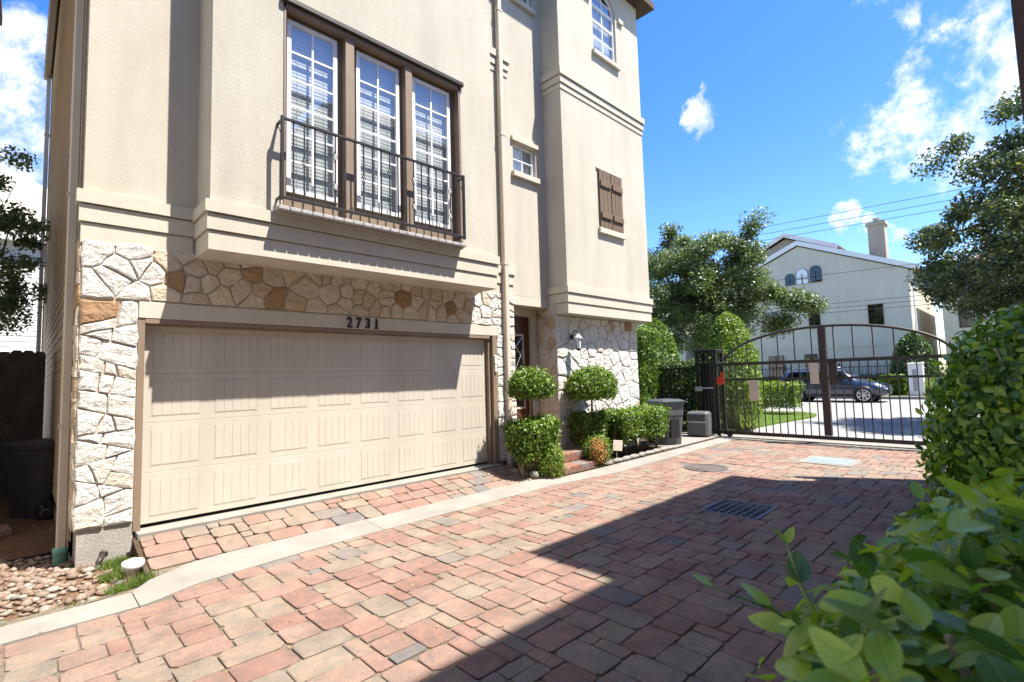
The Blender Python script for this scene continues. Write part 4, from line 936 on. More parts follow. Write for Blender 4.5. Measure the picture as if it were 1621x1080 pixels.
# ================================================================== CLIPPED SHRUBS
def stems(t, pts, r=.014, m='twig'):
    for a in pts: MB().tube(a, [r*1.2]+[r]*(len(a)-1), 6).build('stem', m, t, True)
def hedge(name, label, x0, x1, y0, y1, z0, z1, n, m='leaf_box', size=.055, rnd=.13, depth=.20, wob=.06, seed=1, ground=-.15, nst=3, cat='hedge', group=None):
    c = ((x0+x1)/2, (y0+y1)/2, ground); t = thing(name, label, cat, c, group); C = np.array(c)
    P, d = shell_box(x0, x1, y0, y1, z0, z1, n, RNG, depth, rnd, wob, seed)
    tz = np.clip((P[:,2]-z0)/(z1-z0), 0, 1); k_ = (.80+.20*np.sqrt(tz))[:,None]; P[:,:2] = (P[:,:2]-C[:2])*np.maximum(k_, 1-.09/np.maximum(np.array([[x1-x0, y1-y0]])*.5, .1))+C[:2]
    P[:,2] += (lump(P, 9, .07, seed+50))*(tz < .2)
    so_ = RNG.random(n) < .05; P[so_] += d[so_]*RNG.uniform(.02, .10, so_.sum())[:,None]
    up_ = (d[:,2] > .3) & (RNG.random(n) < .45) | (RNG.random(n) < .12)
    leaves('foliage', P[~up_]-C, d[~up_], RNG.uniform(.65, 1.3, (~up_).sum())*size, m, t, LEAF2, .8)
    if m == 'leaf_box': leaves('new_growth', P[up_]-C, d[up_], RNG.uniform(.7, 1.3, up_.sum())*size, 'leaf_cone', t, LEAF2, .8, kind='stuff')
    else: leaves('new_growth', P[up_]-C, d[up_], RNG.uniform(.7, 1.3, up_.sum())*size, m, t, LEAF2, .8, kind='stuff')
    rr = random.Random(seed); st_ = []
    for i in range(nst):
        x = (x0+(x1-x0)*(i+.5)/nst)-c[0]+rr.uniform(-.05, .05)
        for q in range(2): st_.append([(x+rr.uniform(-.02, .02), rr.uniform(-.02, .02), -.02), (x+rr.uniform(-.06, .06), rr.uniform(-.05, .05), (z0-ground)*.7), (x+rr.uniform(-.16, .16), rr.uniform(-.1, .1), z0-ground+(z1-z0)*.6)])
    stems(t, st_); return t
hedge('boxwood_hedge', 'square clipped boxwood beside the garage with a leafy ball above it', 4.72, 5.55, -.98, -.42, .20, .73, 15000, seed=3, nst=2)
hedge('boxwood_hedge', 'long flat topped clipped hedge under the stone wall', 7.35, 9.25, -1.02, -.42, .16, .72, 26000, seed=4, nst=5)
hedge('boxwood_hedge', 'darker clipped hedge between the steps and the long hedge', 6.55, 7.38, -.72, -.30, .12, .73, 12000, 'leaf_box', seed=5, nst=3)
def ball(name, label, c, r, n, m, size, ground, trunks, flat=-.5, seed=1, cat='shrub', wob=.03, depth=.35, tmpl=LEAF2):
    t = thing(name, label, cat, (c[0], c[1], ground)); C = np.array(t.location)
    P, d = shell_ball(c, r, n, RNG, depth, wob, seed, flat); so_ = RNG.random(n) < .05; P[so_] += d[so_]*RNG.uniform(.02, .08, so_.sum())[:,None]
    up_ = (d[:,2] > .35) & (RNG.random(n) < .4) | (RNG.random(n) < .1)
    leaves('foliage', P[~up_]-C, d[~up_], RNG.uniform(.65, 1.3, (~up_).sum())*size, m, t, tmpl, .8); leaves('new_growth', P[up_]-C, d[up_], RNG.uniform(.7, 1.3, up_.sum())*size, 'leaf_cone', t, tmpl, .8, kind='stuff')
    rr = random.Random(seed)
    stems(t, [[(rr.uniform(-.03, .03)+dx, rr.uniform(-.03, .03), -.02), (dx*.6+rr.uniform(-.03, .03), rr.uniform(-.02, .02), (c[2]-ground)*.5), (dx*.2, 0, c[2]-ground-r[2]*.4), (dx*1.5+rr.uniform(-.1, .1), rr.uniform(-.1, .1), c[2]-ground)] for dx in trunks], .016); return t
ball('topiary', 'round clipped topiary ball on twin stems beside the garage', (5.18, -.68, 1.29), (.37, .37, .29), 8000, 'leaf_box', .052, -.15, (-.06, .07), -.45, 6, 'topiary')
ball('topiary', 'mushroom shaped topiary on a thin trunk before the stone wall', (6.92, -.62, 1.22), (.50, .48, .38), 11000, 'leaf_box', .052, -.15, (0, .02), -.40, 8, 'topiary')
ball('small_shrub', 'small rounded light green shrub at the foot of the steps', (5.36, -.93, .05), (.23, .2, .27), 3500, 'leaf_cone', .036, -.15, (0,), -.9, 9)
t = ball('small_shrub', 'little shrub with a withered orange patch beside the steps', (6.62, -.95, .09), (.26, .20, .27), 3500, 'leaf_box', .036, -.15, (0,), -.9, 10)
P, d = shell_ball((6.50, -1.05, .11), (.16, .13, .20), 1800, RNG, .4, .03, 3); leaves('withered_leaves', P-np.array(t.location), d, RNG.uniform(.6, 1.1, 1800)*.035, 'leaf_dead', t, LEAF2, .8)
gs = thing('garden_sign', 'small beige card sign on a stake in front of the long hedge', 'sign', (7.02, -1.06, -.15), rz=R(-25))
MB().cbox(-.10, .10, -.008, .008, .20, .39, .003, Matrix.Rotation(.12, 4, 'Y')).build('card', 'sign_card', gs); MB().tube([(0, .01, -.05), (.03, .01, .30)], .008, 6).build('stake', 'twig', gs)
rr = random.Random(21)
def rock(x, y, z, s_, label, group):
    ico = bmesh.new(); bmesh.ops.create_icosphere(ico, subdivisions=2, radius=1)
    for v in ico.verts: v.co = Vector((v.co.x*s_[0]*(1+rr.uniform(-.12, .12)), v.co.y*s_[1]*(1+rr.uniform(-.12, .12)), max(v.co.z, -.5)*s_[2]*(1+rr.uniform(-.12, .12))))
    me = bpy.data.meshes.new('edging_stone'); ico.to_mesh(me); ico.free(); me.materials.append(MT('concrete'))
    o = link('edging_stone', me, None, (x, y, z), label, 'stone', group); o.rotation_euler.z = rr.uniform(-.2, .2)
for i in range(9): rock(6.75+i*.29, -1.075+i*.006, -.13, (.155, .055, .045), 'pale rough stone in the row edging the planted bed', 'stones edging the bed')
for x, y in ((5.0, -.45), (5.03, -.62), (5.07, -.80)): rock(x, y, -.13, (.07, .10, .08), 'pale rock at the corner of bed and garage apron', 'rocks at the apron corner')

# ================================================================== GATE, POSTS, PLANTS BY THE GATE
GX = 12.0
gt = thing('driveway_gate', 'brown iron sliding driveway gate with arched top and pickets', 'gate', (GX, -3.3, ZD))
gb = lambda name, y0, y1, z0, z1, t=.03, m='bronze': bx(name, m, gt, -t, t, y0+3.3, y1+3.3, z0-ZD, z1-ZD)
GL, GR = -.66, -5.75
gb('bottom_rail', GR, GL, -.125, -.045); gb('middle_rail', GR, GL, 1.225, 1.275, .022); gb('top_rail', GR, GL, 1.60, 1.675)
gb('centre_post', -3.37, -3.23, -.03, 2.44, .06); gb('end_stile', GL-.055, GL-.0, -.04, 1.599); gb('end_stile', GR, GR+.055, -.04, 1.599)
arcp = [(0, 2.25*math.sin(t), 1.62-ZD + .80*math.cos(t)) for t in np.linspace(-1.42, 1.42, 31)]
MB().tube(arcp, .03, 8).build('arch', 'bronze', gt, True)
def picket(y, z0, z1): bx('picket', 'bronze', gt, -.010, .010, y+3.3-.010, y+3.3+.010, z0-ZD, z1-ZD)
for i in range(1, 16):
    for s_ in (-1, 1):
        y = -3.3 + s_*(.02+i*.162)
        if GR+.06 < y < GL-.06: picket(y, -.044, 1.60)
for i in range(0, 6):
    for s_ in (-1, 1):
        q = .22+i*.36; 
        if q < 2.1: picket(-3.3+s_*q, 1.676, 1.62+.80*math.sqrt(max(0, 1-(q/2.25)**2)))
MB().box(-.055, -.031, .10, .28, 1.12-ZD, 1.60-ZD).build('lock_plate', 'beige_box', gt); MB().box(-.075, -.035, -.26, -.10, 1.10-ZD, 1.60-ZD).build('lock_box', 'bronze', gt)
MB().box(-.05, -.031, 1.42, 1.64, .72-ZD, 1.22-ZD).build('notice_plate', 'beige_box', gt)
for y in (-1.1, -5.2): MB().lathe([(.01, -.02), (.07, -.02), (.05, 0), (.07, .02), (.01, .02)], 16, m=Matrix.Translation((0, y+3.3, .072)) @ Matrix.Rotation(math.pi/2, 4, 'Y')).build('wheel', 'manhole', gt)
sc_ = MB()
for i in range(62): sc_.box(.012, .014, 2.62-.0-i*.014-.0012, 2.62-i*.014+.0012, .16, 1.42)
for i in range(80): sc_.box(.014, .016, 1.74, 2.62, .16+i*.016-.0012, .16+i*.016+.0012)
sc_.build('mesh_screen', 'bronze', gt, kind='stuff')
gp = thing('gate_column', 'black iron gate column with ring ornaments and flat cap', 'gate post', (12.25, -.56, ZD))
for sx in (-.2, .2):
    for sy in (-.25, .25): bx('corner_post', 'iron', gp, sx-.035, sx+.035, sy-.035, sy+.035, 0, 2.2)
MB().cbox(-.27, .27, -.32, .32, 2.2, 2.25, .01).build('cap', 'iron', gp)
for z in (1.86, 2.15): bx('collar', 'iron', gp, -.232, .232, -.282, .282, z, z+.05)
for sx in (-.2, .2):
    for sy in (-.11, .11): MB().torus((sx, sy, 2.03), .085, .014, 0, 20, 5).build('ring', 'iron', gp)
for sy in (-.25, .25): MB().torus((0, sy, 2.03), .085, .014, 1, 20, 5).build('ring', 'iron', gp)
for q in range(5):
    for sx in (-.2, .2): bx('picket', 'iron', gp, sx-.01, sx+.01, -.17+q*.085-.01, -.17+q*.085+.01, .1, 1.86)
bx('plate', 'iron', gp, -.10, .12, -.06, .22, 0, 1.86)
rbx = thing('red_box', 'small red box fixed to the gate column', 'box', (11.96, -.96, 1.30)); MB().cbox(-.04, .02, -.09, .09, -.17, .02, .008).build('case', 'red_plastic', rbx); MB().cbox(-.03, .02, -.10, -.02, .022, .14, .006).build('cover', 'red_plastic', rbx)
op = thing('gate_motor', 'low grey gate motor housing at the foot of the gate column', 'motor', (11.35, -.62, -.146), rz=R(8))
MB().cbox(-.2, .2, -.26, .26, 0, .62, .05).build('housing', 'bin_grey', op); MB().cbox(-.208, -.2005, -.18, .18, .42, .54, .002).build('vent_panel', 'lid_dark', op); MB().box(-.207, -.2005, -.22, .22, .36, .375).build('seam', 'lamp_clear', op)
ca = thing('gate_control', 'grey control arm bracket on the gate column side', 'bracket', (11.92, -.42, 1.02)); MB().cbox(-.05, .05, -.05, .12, -.06, .06, .01).build('case', 'sill_grey', ca); bx('arm', 'sill_grey', ca, -.02, .02, -.35, -.05, .0, .04)
fn = thing('iron_fence', 'black iron fence between the gate column and the townhouse', 'fence', (12.2, .9, ZD))
for z in (.12, .95, 1.75): bx('rail', 'iron', fn, -.015, .015, -1.2, 1.9, z, z+.035)
for i in range(24): bx('picket', 'iron', fn, -.008, .008, -1.15+i*.13-.008, -1.15+i*.13+.008, 0, 1.9)
bx('post', 'iron', fn, -.03, .03, 1.84, 1.9, 0, 1.95)
pst = thing('gate_end_post', 'plain iron post where the gate ends behind the tall hedge', 'gate post', (12.05, -5.95, ZD)); bx('post', 'bronze', pst, -.06, .06, -.06, .06, 0, 2.0); MB().cbox(-.08, .08, -.08, .08, 2.0, 2.04, .01).build('cap', 'bronze', pst)
def cone(name, label, c, r, h, n, m='leaf_cone', size=.075, ground=-.15, seed=1):
    t = thing(name, label, 'shrub', (c[0], c[1], ground)); z = RNG.random(n)**.8; a = RNG.uniform(0, 6.28, n)
    prof = np.interp(z, [0, .1, .35, .6, .8, .93, 1], [.72, .92, 1, .88, .62, .34, .02])*r; q = prof*(1-RNG.random(n)**1.5*.3)
    P = np.stack([q*np.cos(a), q*np.sin(a), .15+z*(h-.15)], 1); d = np.stack([np.cos(a), np.sin(a), np.interp(z, [0, .5, 1], [-.1, .3, 1.2])], 1); d /= np.linalg.norm(d, axis=1, keepdims=True)
    P += d*(lump(P, 5, .07, seed)+RNG.normal(0, .025, n))[:,None]
    leaves('foliage', P, d, RNG.uniform(.7, 1.25, n)*size, m, t, LEAF2, .75); stems(t, [[(0,0,-.05),(0,0,h*.7)]], .04, 'bark'); return t
cone('cone_shrub', 'tall cone shaped clipped shrub just beyond the sliding gate', (13.9, -.42), .85, 3.35, 15000, seed=3)
cone('cone_shrub', 'cone shaped clipped shrub rising beside the corner of the townhouse', (13.3, 1.62), .85, 3.25, 14000, 'leaf_box', seed=4)
hedge('tall_hedge', 'dark green hedge behind the iron fence and bins', 12.4, 13.2, -.15, 1.9, .05, 1.80, 24000, 'leaf_dark', .065, .25, .3, .08, 12, nst=5)
hedge('climbing_hedge', 'upright leafy hedge filling the gap at the townhouse corner', 10.9, 11.8, .55, 2.2, -.1, 2.75, 22000, 'leaf_box', .065, .3, .3, .10, 13, nst=4)
hedge('low_hedge', 'low boxy hedge on the lawn beyond the gate', 18.6, 19.3, -.80, 2.6, .10, .98, 13000, 'leaf_cone', .075, .12, .25, .05, 14, nst=6)
gp_ = tuft_pts((13.5, -.85, -.15), .28, 500, RNG); blades('ornamental_grass', gp_, .75, 'leaf_grassy', .45, label='clump of arching ornamental grass behind the gate', cat='grass')

# ================================================================== HEDGES ON THE RIGHT
NEARM = []
for q in range(6):
    tv, tf = big_leaf(.25+.03*(q % 3), .10+.10*(q/5)); me = bpy.data.meshes.new('leaf'); me.from_pydata([tuple(v) for v in tv], [], tf); me.materials.append(MT('leaf_veined')); me.polygons.foreach_set('use_smooth', [True]*len(tf)); me.update(); NEARM.append(me)
def leafy(name, label, P, d, size, base, stemlist, tmplm=NEARM, spread=.55, droop=.2, cat='hedge', lowt=LEAF4):
    t = thing(name, label, cat, base); B = np.array(base); dist = np.linalg.norm(P-np.array(CP), axis=1)
    # the 300 that show largest: near, in front, on the outside
    toC = (np.array(CP)-P); toC /= np.linalg.norm(toC, axis=1, keepdims=True); sc = size/dist*(.4+np.clip((d*toC).sum(1), 0, 1))
    V = P-np.array(CP); f_ = V@np.array(fw); px = V@np.array(r2)/np.maximum(f_, .05); py = V@np.array(u2)/np.maximum(f_, .05); sc[(f_ < .12)|(abs(px) > 1.08)|(abs(py) > .75)] = 0
    idx = np.argsort(-sc)[:300]; rest = np.setdiff1d(np.arange(len(P)), idx)
    x, y, z = frames(d[idx], RNG, spread, droop)
    for k, i in enumerate(idx):
        M4 = Matrix(((x[k][0], y[k][0], z[k][0]), (x[k][1], y[k][1], z[k][1]), (x[k][2], y[k][2], z[k][2]))).to_4x4()*1.0
        o = link('leaf', random.choice(tmplm), t); M4 = Matrix.Translation(Vector(P[i]-B)) @ M4 @ Matrix.Diagonal((size[i],)*3+(1,)); o.matrix_local = M4
    leaves('foliage', P[rest]-B, d[rest], size[rest], 'leaf_near', t, lowt, spread, droop, kind='stuff')
    stems(t, [[tuple(np.array(p)-B) for p in s_] for s_ in stemlist], .008); return t
n = 15000; P, d = shell_ball((6.35, -6.62, .5), (1.05, .92, 1.5), n, RNG, .35, .08, 31, -.75); ok = (P[:,1] > -6.9)&(P[:,2] > -.1); P, d = P[ok], d[ok]
leafy('tall_shrub', 'tall rounded glossy leaved hedge shrub at the edge of the paving', P, d, RNG.uniform(.075, .13, len(P)), (6.35, -6.6, ZD), [[(6.35+.1*i, -6.6, -.2), (6.35+.25*(i-1.5), -6.5+.1*i, .8), (6.3+.4*(i-1.5), -6.3+.1*i, 1.6)] for i in range(4)])
n = 7500; P, d = shell_box(-.26, 1.75, -7.25, -6.13, .25, 1.03, n, RNG, .20, .22, .07, 33); P[:,2] += np.clip((-6.35-P[:,1])*.30, -.1, .3)
d2 = d*.6; d2[:,2] += .8; d2 /= np.linalg.norm(d2, axis=1, keepdims=True)
ok = np.linalg.norm(P-np.array(CP), axis=1) > .52; P, d2 = P[ok], d2[ok]
leafy('near_hedge', 'broad leaved hedge with fresh yellow green leaves close beside the paving', P, d2, RNG.choice([.045, .06, .075, .09, .10], len(P))*RNG.uniform(.85, 1.1, len(P)), (.6, -6.7, ZD), [[(.1+.2*i, -6.6, -.2), (.1+.22*i, -6.5, .5), (.05+.2*i+.1*math.sin(i*3), -6.4+.1*math.cos(i*5), .98)] for i in range(6)])
# a shoot reaching out of the near hedge
shp = [np.array(v) for v in ((.34, -6.28, .80), (.26, -6.19, .90), (.19, -6.10, .97), (.10, -6.02, 1.02))]
shp2 = [np.array(v) for v in ((.26, -6.19, .90), (.28, -6.13, 1.0), (.31, -6.10, 1.07))]
ns_ = bpy.data.objects['near_hedge']; B = np.array(ns_.location)
for s_ in (shp, shp2):
    MB().tube([tuple(p-B) for p in s_], [.005, .004, .003, .0015][:len(s_)], 6).build('shoot', 'leaf_grassy', ns_, True)
    for i in range(1, len(s_)):
        for sg in (-1, 1):
            ax = (s_[i]-s_[i-1]); ax /= np.linalg.norm(ax); side = np.cross(ax, (0,0,1))*sg; yv = ax*.6+side*.8+np.array([0,0,.25]); yv /= np.linalg.norm(yv); zv = np.cross(np.cross(yv, (0,0,1)), yv); zv /= np.linalg.norm(zv); xv = np.cross(yv, zv); L_ = .075 if i < len(s_)-1 else .045
            o = link('leaf', NEARM[(i+sg) % 6], ns_); o.matrix_local = Matrix.Translation(Vector(s_[i]-B)) @ Matrix(((xv[0], yv[0], zv[0]), (xv[1], yv[1], zv[1]), (xv[2], yv[2], zv[2]))).to_4x4() @ Matrix.Diagonal((L_, L_, L_, 1))

# ================================================================== TREES
def tree(name, label, base, c, r, ncl, per, m, size, trunk_r, seed, clr=.42, extra=(), shade=.9):
    rng = np.random.default_rng(seed); t = thing(name, label, 'tree', base); B = np.array(base); c = np.array(c); r = np.array(r)
    d = rng.normal(0, 1, (ncl,3)); d /= np.linalg.norm(d, axis=1, keepdims=True); rad = rng.random(ncl)**.45
    cl = c + d*r*rad[:,None]*(1+lump(d*3, 1.6, .22, seed)[:,None]); cl = cl[cl[:,2] > c[2]-r[2]*.85]
    if len(extra): cl = np.concatenate([cl, np.array(extra)])
    mb = MB(); top = np.array([base[0]+(c[0]-base[0])*.6, base[1]+(c[1]-base[1])*.6, c[2]-r[2]*.45]); mid = (B+top)/2+rng.normal(0, .12, 3)*np.array([1,1,0])
    mb.tube([tuple(p-B) for p in (B, mid, top)], [trunk_r*1.25, trunk_r, trunk_r*.8], 10)
    nl = 11; tips = []
    for i in range(nl):
        a = i*2.4+rng.uniform(-.3, .3); e = rng.uniform(.15, 1.2); tip = c+np.array([math.cos(a)*math.cos(e), math.sin(a)*math.cos(e), math.sin(e)*.9-.15])*r*rng.uniform(.6, .85)
        m1 = top+(tip-top)*.45+rng.normal(0, .15, 3)+np.array([0,0,.15*r[2]*.4]); ps = [top, m1, tip]; tips += [top+(m1-top)*.6, m1, (m1+tip)/2, tip]
        mb.tube([tuple(p-B) for p in ps], [trunk_r*.5, trunk_r*.3, trunk_r*.08], 6)
    tips = np.array(tips)
    for q in cl:
        k_ = tips[np.argmin(np.linalg.norm(tips-q, axis=1))]; mb.tube([tuple(k_-B), tuple((k_+q)/2+rng.normal(0, .06, 3)-B), tuple(q-B)], [trunk_r*.10, trunk_r*.07, trunk_r*.03], 4, False)
    mb.build('trunk', 'bark', t)
    n = len(cl)*per; ii = np.repeat(np.arange(len(cl)), per); sz = clr*rng.uniform(.6, 1.35, len(cl))
    off = rng.normal(0, 1, (n,3)); off /= np.linalg.norm(off, axis=1, keepdims=True); P = cl[ii] + off*(sz[ii]*rng.random(n)**.5)[:,None]*np.array([1.15,1.15,.75])
    # drooping sprigs
    dirs = off*.6+np.array([0,0,.7]); dirs /= np.linalg.norm(dirs, axis=1, keepdims=True)
    leaves('crown', P-B, dirs, rng.uniform(.7, 1.3, n)*size, m, t, LEAF2, .8, .3, rng); return t
sp = [(22+.0*i, 2.5-.19*i, 6.3+.30*i) for i in range(7)] + [(21.6, 1.6-.22*i, 5.2-.13*i) for i in range(9)] + [(21.8, .9-.15*i, 3.2+.1*i) for i in range(5)] + [(22, 5.6-.05*i, 7.6+.25*i) for i in range(5)] + [(21.5, -.2-.2*i, 4.3-.12*i) for i in range(4)]
tree('oak_tree', 'grey green spreading tree on the lawn behind the gate', (22.2, 1.6, -.15), (22, 4.1, 5.1), (3.0, 3.0, 3.1), 235, 320, 'leaf_oak', .13, .16, 41, .50, sp)
tree('street_tree', 'large dark leaved tree overhanging the street beside the hedge', (18.5, -8.2, -.2), (18.5, -7.8, 4.75), (3.1, 3.2, 3.5), 320, 320, 'leaf_elm', .12, .18, 42, .46, [(18.5, -5.0+.1*i, 3.4+.2*i) for i in range(4)])
tree('yard_tree', 'small leafy tree hanging over the back yard fence', (-2.4, 10.6, -.35), (-1.75, 10.2, 4.9), (1.15, 1.5, 2.3), 62, 260, 'leaf_oak', .10, .09, 43, .34)
tree('far_tree', 'dense dark tree behind the distant white house', (41, 13, -.1), (41, 12.5, 6), (4, 5, 4), 120, 260, 'leaf_elm', .2, .2, 44, .8)
tree('far_tree', 'leafy green tree far down the street past the tall hedge', (44, -12, -.1), (44, -12, 6), (4, 5, 4.2), 120, 260, 'leaf_oak', .2, .2, 45, .8)

# ================================================================== ACROSS THE STREET
hx0 = 36.0
wh = thing('white_house', 'pale stucco house with gable, arched windows and tall chimney across the street', 'house', (hx0+6, 2, -.1)); O_ = Vector(wh.location)
def wp(name, m, *a, parent=None): return bx(name, m, parent or wh, a[0]-O_.x, a[1]-O_.x, a[2]-O_.y, a[3]-O_.y, a[4]-O_.z, a[5]-O_.z)
yl, yr, zr, zl, py_, pz = 9.2, -2.0, 7.25, 7.4, 3.7, 9.75
MB().prism([(yr-O_.y, -.1), (yl-O_.y, -.1), (yl-O_.y, zl), (py_-O_.y, pz), (yr-O_.y, zr)], hx0-O_.x, hx0+11-O_.x, axis=0).build('wall', 'far_wall', wh)
def roofslab(name, ya, za, yb, zb, x0, x1, m, th=.16, trim='white_paint'):
    q = MB().prism([(ya-O_.y, za-O_.z+.1), (yb-O_.y, zb-O_.z+.1), (yb-O_.y, zb+th-O_.z+.1), (ya-O_.y, za+th-O_.z+.1)], x0-O_.x, x1-O_.x, axis=0).build(name, m, wh)
    MB().prism([(ya-O_.y, za-.14-O_.z+.1), (yb-O_.y, zb-.14-O_.z+.1), (yb-O_.y, zb+th+.02-O_.z+.1), (ya-O_.y, za+th+.02-O_.z+.1)], x0-.06-O_.x, x0-.001-O_.x, axis=0).build('barge_board', trim, q)
roofslab('roof', yr-.35, zr-.16, py_, pz, hx0-.10, hx0+11.2, 'roof_tile'); roofslab('roof', py_, pz, yl+.3, zl-.12, hx0-.10, hx0+11.2, 'roof_tile')
# second gable set back
MB().prism([(2.0-O_.y, 6), (10.5-O_.y, 6), (10.5-O_.y, 8.2), (5.0-O_.y, 10.9), (2.0-O_.y, 9.6)], hx0+2-O_.x, hx0+10-O_.x, axis=0).build('rear_gable', 'far_cream', wh)
roofslab('rear_roof', 1.8, 9.45, 5.0, 10.9, hx0+1.7, hx0+10.2, 'roof_tile'); roofslab('rear_roof', 5.0, 10.9, 10.9, 8.0, hx0+1.7, hx0+10.2, 'roof_tile')
ch = wp('chimney', 'far_cream', hx0+.7, hx0+1.6, -.95, -.1, 7.5, 10.25); wp('chimney_crown', 'far_cream', hx0+.62, hx0+1.68, -1.03, -.02, 10.25, 10.45, parent=ch); MB().lathe([(.13, 0), (.13, .2), (.2, .22), (.2, .3), (.0, .36)], 12, (hx0+1.15-O_.x, -.52-O_.y, 10.45-O_.z)).build('chimney_pot', 'sill_grey', ch)
def awin(y0, y1, z0, zs, arch, m='glass_dark'):
    a = [(y0, z0), (y1, z0)] + ([(((y0+y1)/2)+(y1-y0)/2*math.cos(t), zs+(y1-y0)/2*math.sin(t)) for t in np.linspace(0, math.pi, 11)] if arch else [(y1, zs), (y0, zs)])
    loc = [(p[0]-O_.y, p[1]-O_.z) for p in a]; big = [((p[0]-(y0+y1)/2)*1.06+(y0+y1)/2-O_.y, (p[1]-(z0+zs)/2)*1.03+(z0+zs)/2-O_.z) for p in a]
    f_ = MB().prism(big, hx0-.05-O_.x, hx0-.001-O_.x, axis=0).build('window', 'bronze', wh); MB().prism(loc, hx0-.07-O_.x, hx0-.051-O_.x, axis=0).build('pane', m, f_)
    g_ = MB(); cy = (y0+y1)/2-O_.y; g_.box(hx0-.09-O_.x, hx0-.071-O_.x, cy-.025, cy+.025, z0-O_.z, zs-O_.z); g_.box(hx0-.09-O_.x, hx0-.071-O_.x, y0-O_.y, y1-O_.y, (z0+zs)/2-.025-O_.z, (z0+zs)/2+.025-O_.z); g_.build('muntins', 'bronze', f_)
awin(2.42, 3.05, 7.1, 7.85, True); awin(3.2, 3.85, 7.1, 7.75, True, 'lamp_clear'); awin(4.0, 4.55, 7.1, 7.6, True)
awin(-.66, .05, 4.0, 5.25, False); awin(2.68, 3.3, 4.1, 5.4, False); awin(5.2, 6.2, 4.1, 5.4, False); awin(5.0, 5.9, .8, 2.4, False); awin(3.0, 3.7, .8, 2.4, False)
for y_, z_ in ((-2.09, 3.5), ): bx('downspout', 'white_paint', wh, hx0+.3-O_.x, hx0+.42-O_.x, y_-.08-O_.y, y_-O_.y, -.0, 7.2)
wp('string_course', 'far_wall', hx0-.05, hx0-.001, yr, yl, 2.75, 2.95)
th2 = plain_house('townhouse_row', 'cream townhouse with brown roof half hidden by the street tree', 38, 48, -9.5, -3.2, 6.9, 'far_wall', 'white_paint', .35, [(-4.6, -3.9, 3.6, 5.2), (-6.2, -5.4, 3.6, 5.2), (-8, -7.2, 3.6, 5.2), (-5.2, -4.2, .6, 2.4)], 1.6, 'x-')
plain_house('townhouse_row', 'white building glimpsed behind the spreading tree', 37, 47, 12.5, 26, 6.5, 'far_wall', 'white_paint', .35, [(13.5, 14.5, 3.5, 5), (16, 17, 3.5, 5), (19, 20, 3.5, 5), (14, 15, .6, 2.2)], 1.8, 'x-')
f2 = thing('iron_fence', 'black iron fence along the lawn of the white house', 'fence', (34.6, 3, -.07))
for z in (.15, 1.0, 1.55): bx('rail', 'iron', f2, -.02, .02, -7.5, 14, z, z+.04)
for i in range(100): bx('picket', 'iron', f2, -.010, .010, -7.4+i*.215-.010, -7.4+i*.215+.010, 0, 1.7)
for i in range(8): bx('post', 'iron', f2, -.04, .04, -7.5+i*3-.04, -7.5+i*3+.04, 0, 1.85)
hedge('street_hedge', 'long dark hedge behind the fence across the street', 35.1, 35.8, -1.5, 14, .0, .95, 15000, 'leaf_dark', .14, .2, .3, .06, 15, -.07, 8)
hedge('street_hedge', 'clipped low hedge on the far verge behind the parked car', 32.9, 33.7, -.4, 11, .05, .72, 10000, 'leaf_cone', .13, .15, .25, .05, 16, -.07, 8)
hedge('street_hedge', 'short square hedge on the far verge beside the utility cabinet', 32.5, 33.5, -1.95, -.75, .0, .98, 5000, 'leaf_box', .12, .15, .25, .05, 17, -.07, 3)
cone('cone_shrub', 'dark cone shaped shrub against the white house across the street', (34.0, -2.15), 1.05, 3.3, 7000, 'leaf_dark', .14, -.07, 18)
blades('ornamental_grass', tuft_pts((32.4, -3.2, -.07), .5, 700, RNG), 1.15, 'leaf_grassy', .35, label='grassy clump beside the utility cabinet across the street', cat='grass')
ub = thing('utility_cabinet', 'white metal utility cabinet on the verge across the street', 'cabinet', (32.0, -2.45, -.07)); MB().cbox(-.2, .2, -.32, .32, 0, 1.62, .02).build('cabinet', 'white_plastic', ub); MB().box(-.21, -.2005, -.05, .12, .25, 1.35).build('door_panel', 'sill_grey', ub); MB().cbox(-.23, .23, -.35, .35, 1.62, 1.70, .02).build('cap', 'white_plastic', ub)
# ---- the parked car
cr_ = thing('parked_car', 'dark blue sport utility car parked at the far kerb behind the gate', 'car', (28.7, .50, ZD-.012), rz=-math.pi/2)
stn = [(-2.36, .62, .95, .96, .72, .6), (-2.30, .34, 1.04, 1.10, .84, .66), (-2.12, .30, 1.09, 1.40, .90, .64), (-1.80, .30, 1.09, 1.60, .925, .63), (-1.0, .28, 1.07, 1.67, .93, .63), (0, .28, 1.05, 1.67, .93, .63), (.55, .28, 1.03, 1.58, .93, .62), (1.0, .28, 1.02, 1.30, .93, .66), (1.32, .28, 1.00, 1.05, .92, .72), (1.85, .30, .93, .96, .90, .74), (2.2, .32, .82, .86, .82, .66), (2.34, .42, .66, .69, .70, .56)]
m_ = MB(); V = []
for x, zs, zb, zr_, wd, wr in stn:
    half = [(wd*.88, zs), (wd, zs+.14), (wd*1.01, (zs+zb)/2+.05), (wd*.955, zb), (wr+.04, zr_-.05), (wr*.8, zr_)]
    V += [(x, -a, z) for a, z in half] + [(x, a, z) for a, z in half[::-1]]
n = 12; F = [(i*n+j, i*n+(j+1)%n, (i+1)*n+(j+1)%n, (i+1)*n+j) for i in range(len(stn)-1) for j in range(n)] + [tuple(range(n)), tuple((len(stn)-1)*n+j for j in range(n))[::-1]]
m_.add(V, F); body = m_.build('body', 'car_paint', cr_, True)
def gquad(pts, name='window', m='car_glass'):
    for s_ in (-1, 1): MB().add([(p[0], s_*p[1], p[2]) for p in pts], [tuple(range(len(pts)))]).build(name, m, cr_)
gy = lambda z: .895 - (z-1.07)*(.215/.55)+.012
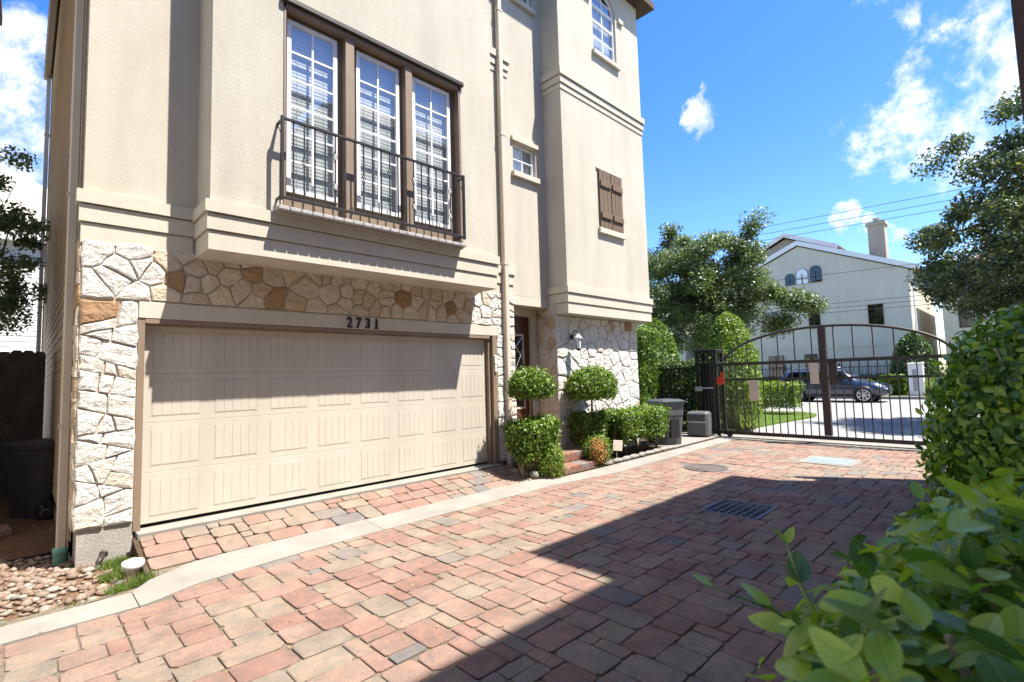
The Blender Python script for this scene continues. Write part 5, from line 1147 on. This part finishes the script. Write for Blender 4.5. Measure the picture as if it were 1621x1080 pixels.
for xa, xb, xc, xd in ((-1.95, -1.22, -1.22, -1.72), (-1.16, -.16, -.16, -1.16), (-.10, .98, .62, -.10)):
    gquad([(xa, gy(1.12), 1.12), (xb, gy(1.12), 1.12), (xc, gy(1.54), 1.54), (xd, gy(1.54), 1.54)])
gquad([(-2.0, gy(1.585)+.004, 1.565), (.56, gy(1.585)+.004, 1.565), (.60, gy(1.56)+.004, 1.545), (-2.02, gy(1.56)+.004, 1.545)], 'chrome_trim', 'alloy')
MB().add([(1.24, -.70, 1.075), (1.24, .70, 1.075), (.68, .58, 1.555), (.68, -.58, 1.555)], [(0,1,2,3)]).build('windscreen', 'car_glass', cr_)
for s_ in (-1, 1):
    MB().cbox(.86, 1.04, s_*.96-.07, s_*.96+.07, 1.05, 1.19, .03).build('mirror', 'car_paint', cr_)
    MB().add([(2.06, s_*.87, .70), (2.30, s_*.70, .68), (2.26, s_*.73, .80), (2.02, s_*.88, .84)], [(0,1,2,3)]).build('headlight', 'lamp_clear', cr_)
    MB().cbox(-2.36, -2.05, s_*.80-.09, s_*.80+.09, .92, 1.06, .02).build('tail_light', 'lamp_red', cr_)
    MB().box(-1.9, 1.95, s_*.925-.02, s_*.925+.02, .27, .38).build('sill_trim', 'car_trim', cr_)
    MB().tube([(-1.7, s_*.60, 1.69), (-1.5, s_*.60, 1.73), (.1, s_*.60, 1.73), (.3, s_*.60, 1.68)], .018, 6).build('roof_rail', 'alloy', cr_, True)
    for xd in (.0, -1.0): MB().cbox(xd-.28, xd-.08, s_*.945-.015, s_*.945+.015, .93, .96, .008).build('door_handle', 'car_paint', cr_)
    for xw in (1.45, -1.42):
        Mw = Matrix.Translation((xw, s_*.84, .37)) @ Matrix.Rotation(math.pi/2*-s_, 4, 'X')
        MB().lathe([(.44, -.11), (.44, .105)], 28, m=Mw).build('wheel_arch', 'car_trim', cr_, True)
        wl = MB().lathe([(.22, -.1), (.35, -.1), (.37, -.07), (.37, .10), (.35, .125), (.265, .125), (.26, .05), (.02, .05)], 28, m=Mw).build('wheel', 'rubber', cr_)
        rm = MB(); rm.lathe([(.265, .06), (.268, .13), (.24, .135), (.235, .06)], 28, m=Mw); rm.lathe([(.01, .06), (.06, .06), (.06, .12), (.0, .125)], 14, m=Mw)
        for q in range(7):
            for e_ in (-.12, .12): rm.box(.04, .245, -.016, .016, .085, .12, m=Mw @ Matrix.Rotation(q*2*math.pi/7+e_, 4, 'Z'))
        rm.build('rim', 'alloy', wl)
MB().cbox(2.24, 2.38, -.45, .45, .42, .62, .03).build('grille', 'car_trim', cr_)
# ---- power lines
def wire(x, za, zb, lab, sag=.35, ya=32, yb=-30):
    pts = [(x, ya+(yb-ya)*t, za+(zb-za)*t-sag*4*t*(1-t)) for t in np.linspace(0, 1, 25)]
    MB().tube(pts, .014, 5).build('power_line', 'wire', None, True, label=lab, cat='power line', group='overhead power lines')
for dz, q in ((0, 'topmost'), (-.42, 'middle'), (-.80, 'lowest')): wire(30.6, 11.2+dz, 9.2+dz, q+' of three thin power lines crossing the sky before the chimney', .3)
wire(32.4, 8.4, 6.4, 'single power line sagging across the upper gable wall', .5)
for dz, q in ((0, 'topmost'), (-.25, 'middle'), (-.5, 'lowest')): wire(32.2, 6.0+dz, 4.9+dz, q+' of three low power lines crossing the white house wall', .3)
for y_ in (32.3, -30.3):
    up_ = thing('utility_pole', 'wooden utility pole with crossarms at the '+('spreading tree' if y_ > 0 else 'street tree')+' end of the power lines', 'pole', (31.8, y_, -.1), 'utility poles'); MB().tube([(0,0,0), (0,0,11.9)], [.16, .11], 12).build('shaft', 'bark', up_, True)
    for z in (11.2, 8.3, 6.0): MB().box(-1.6, 1.0, -.05, .05, z-.06, z+.06).build('crossarm', 'bark', up_)
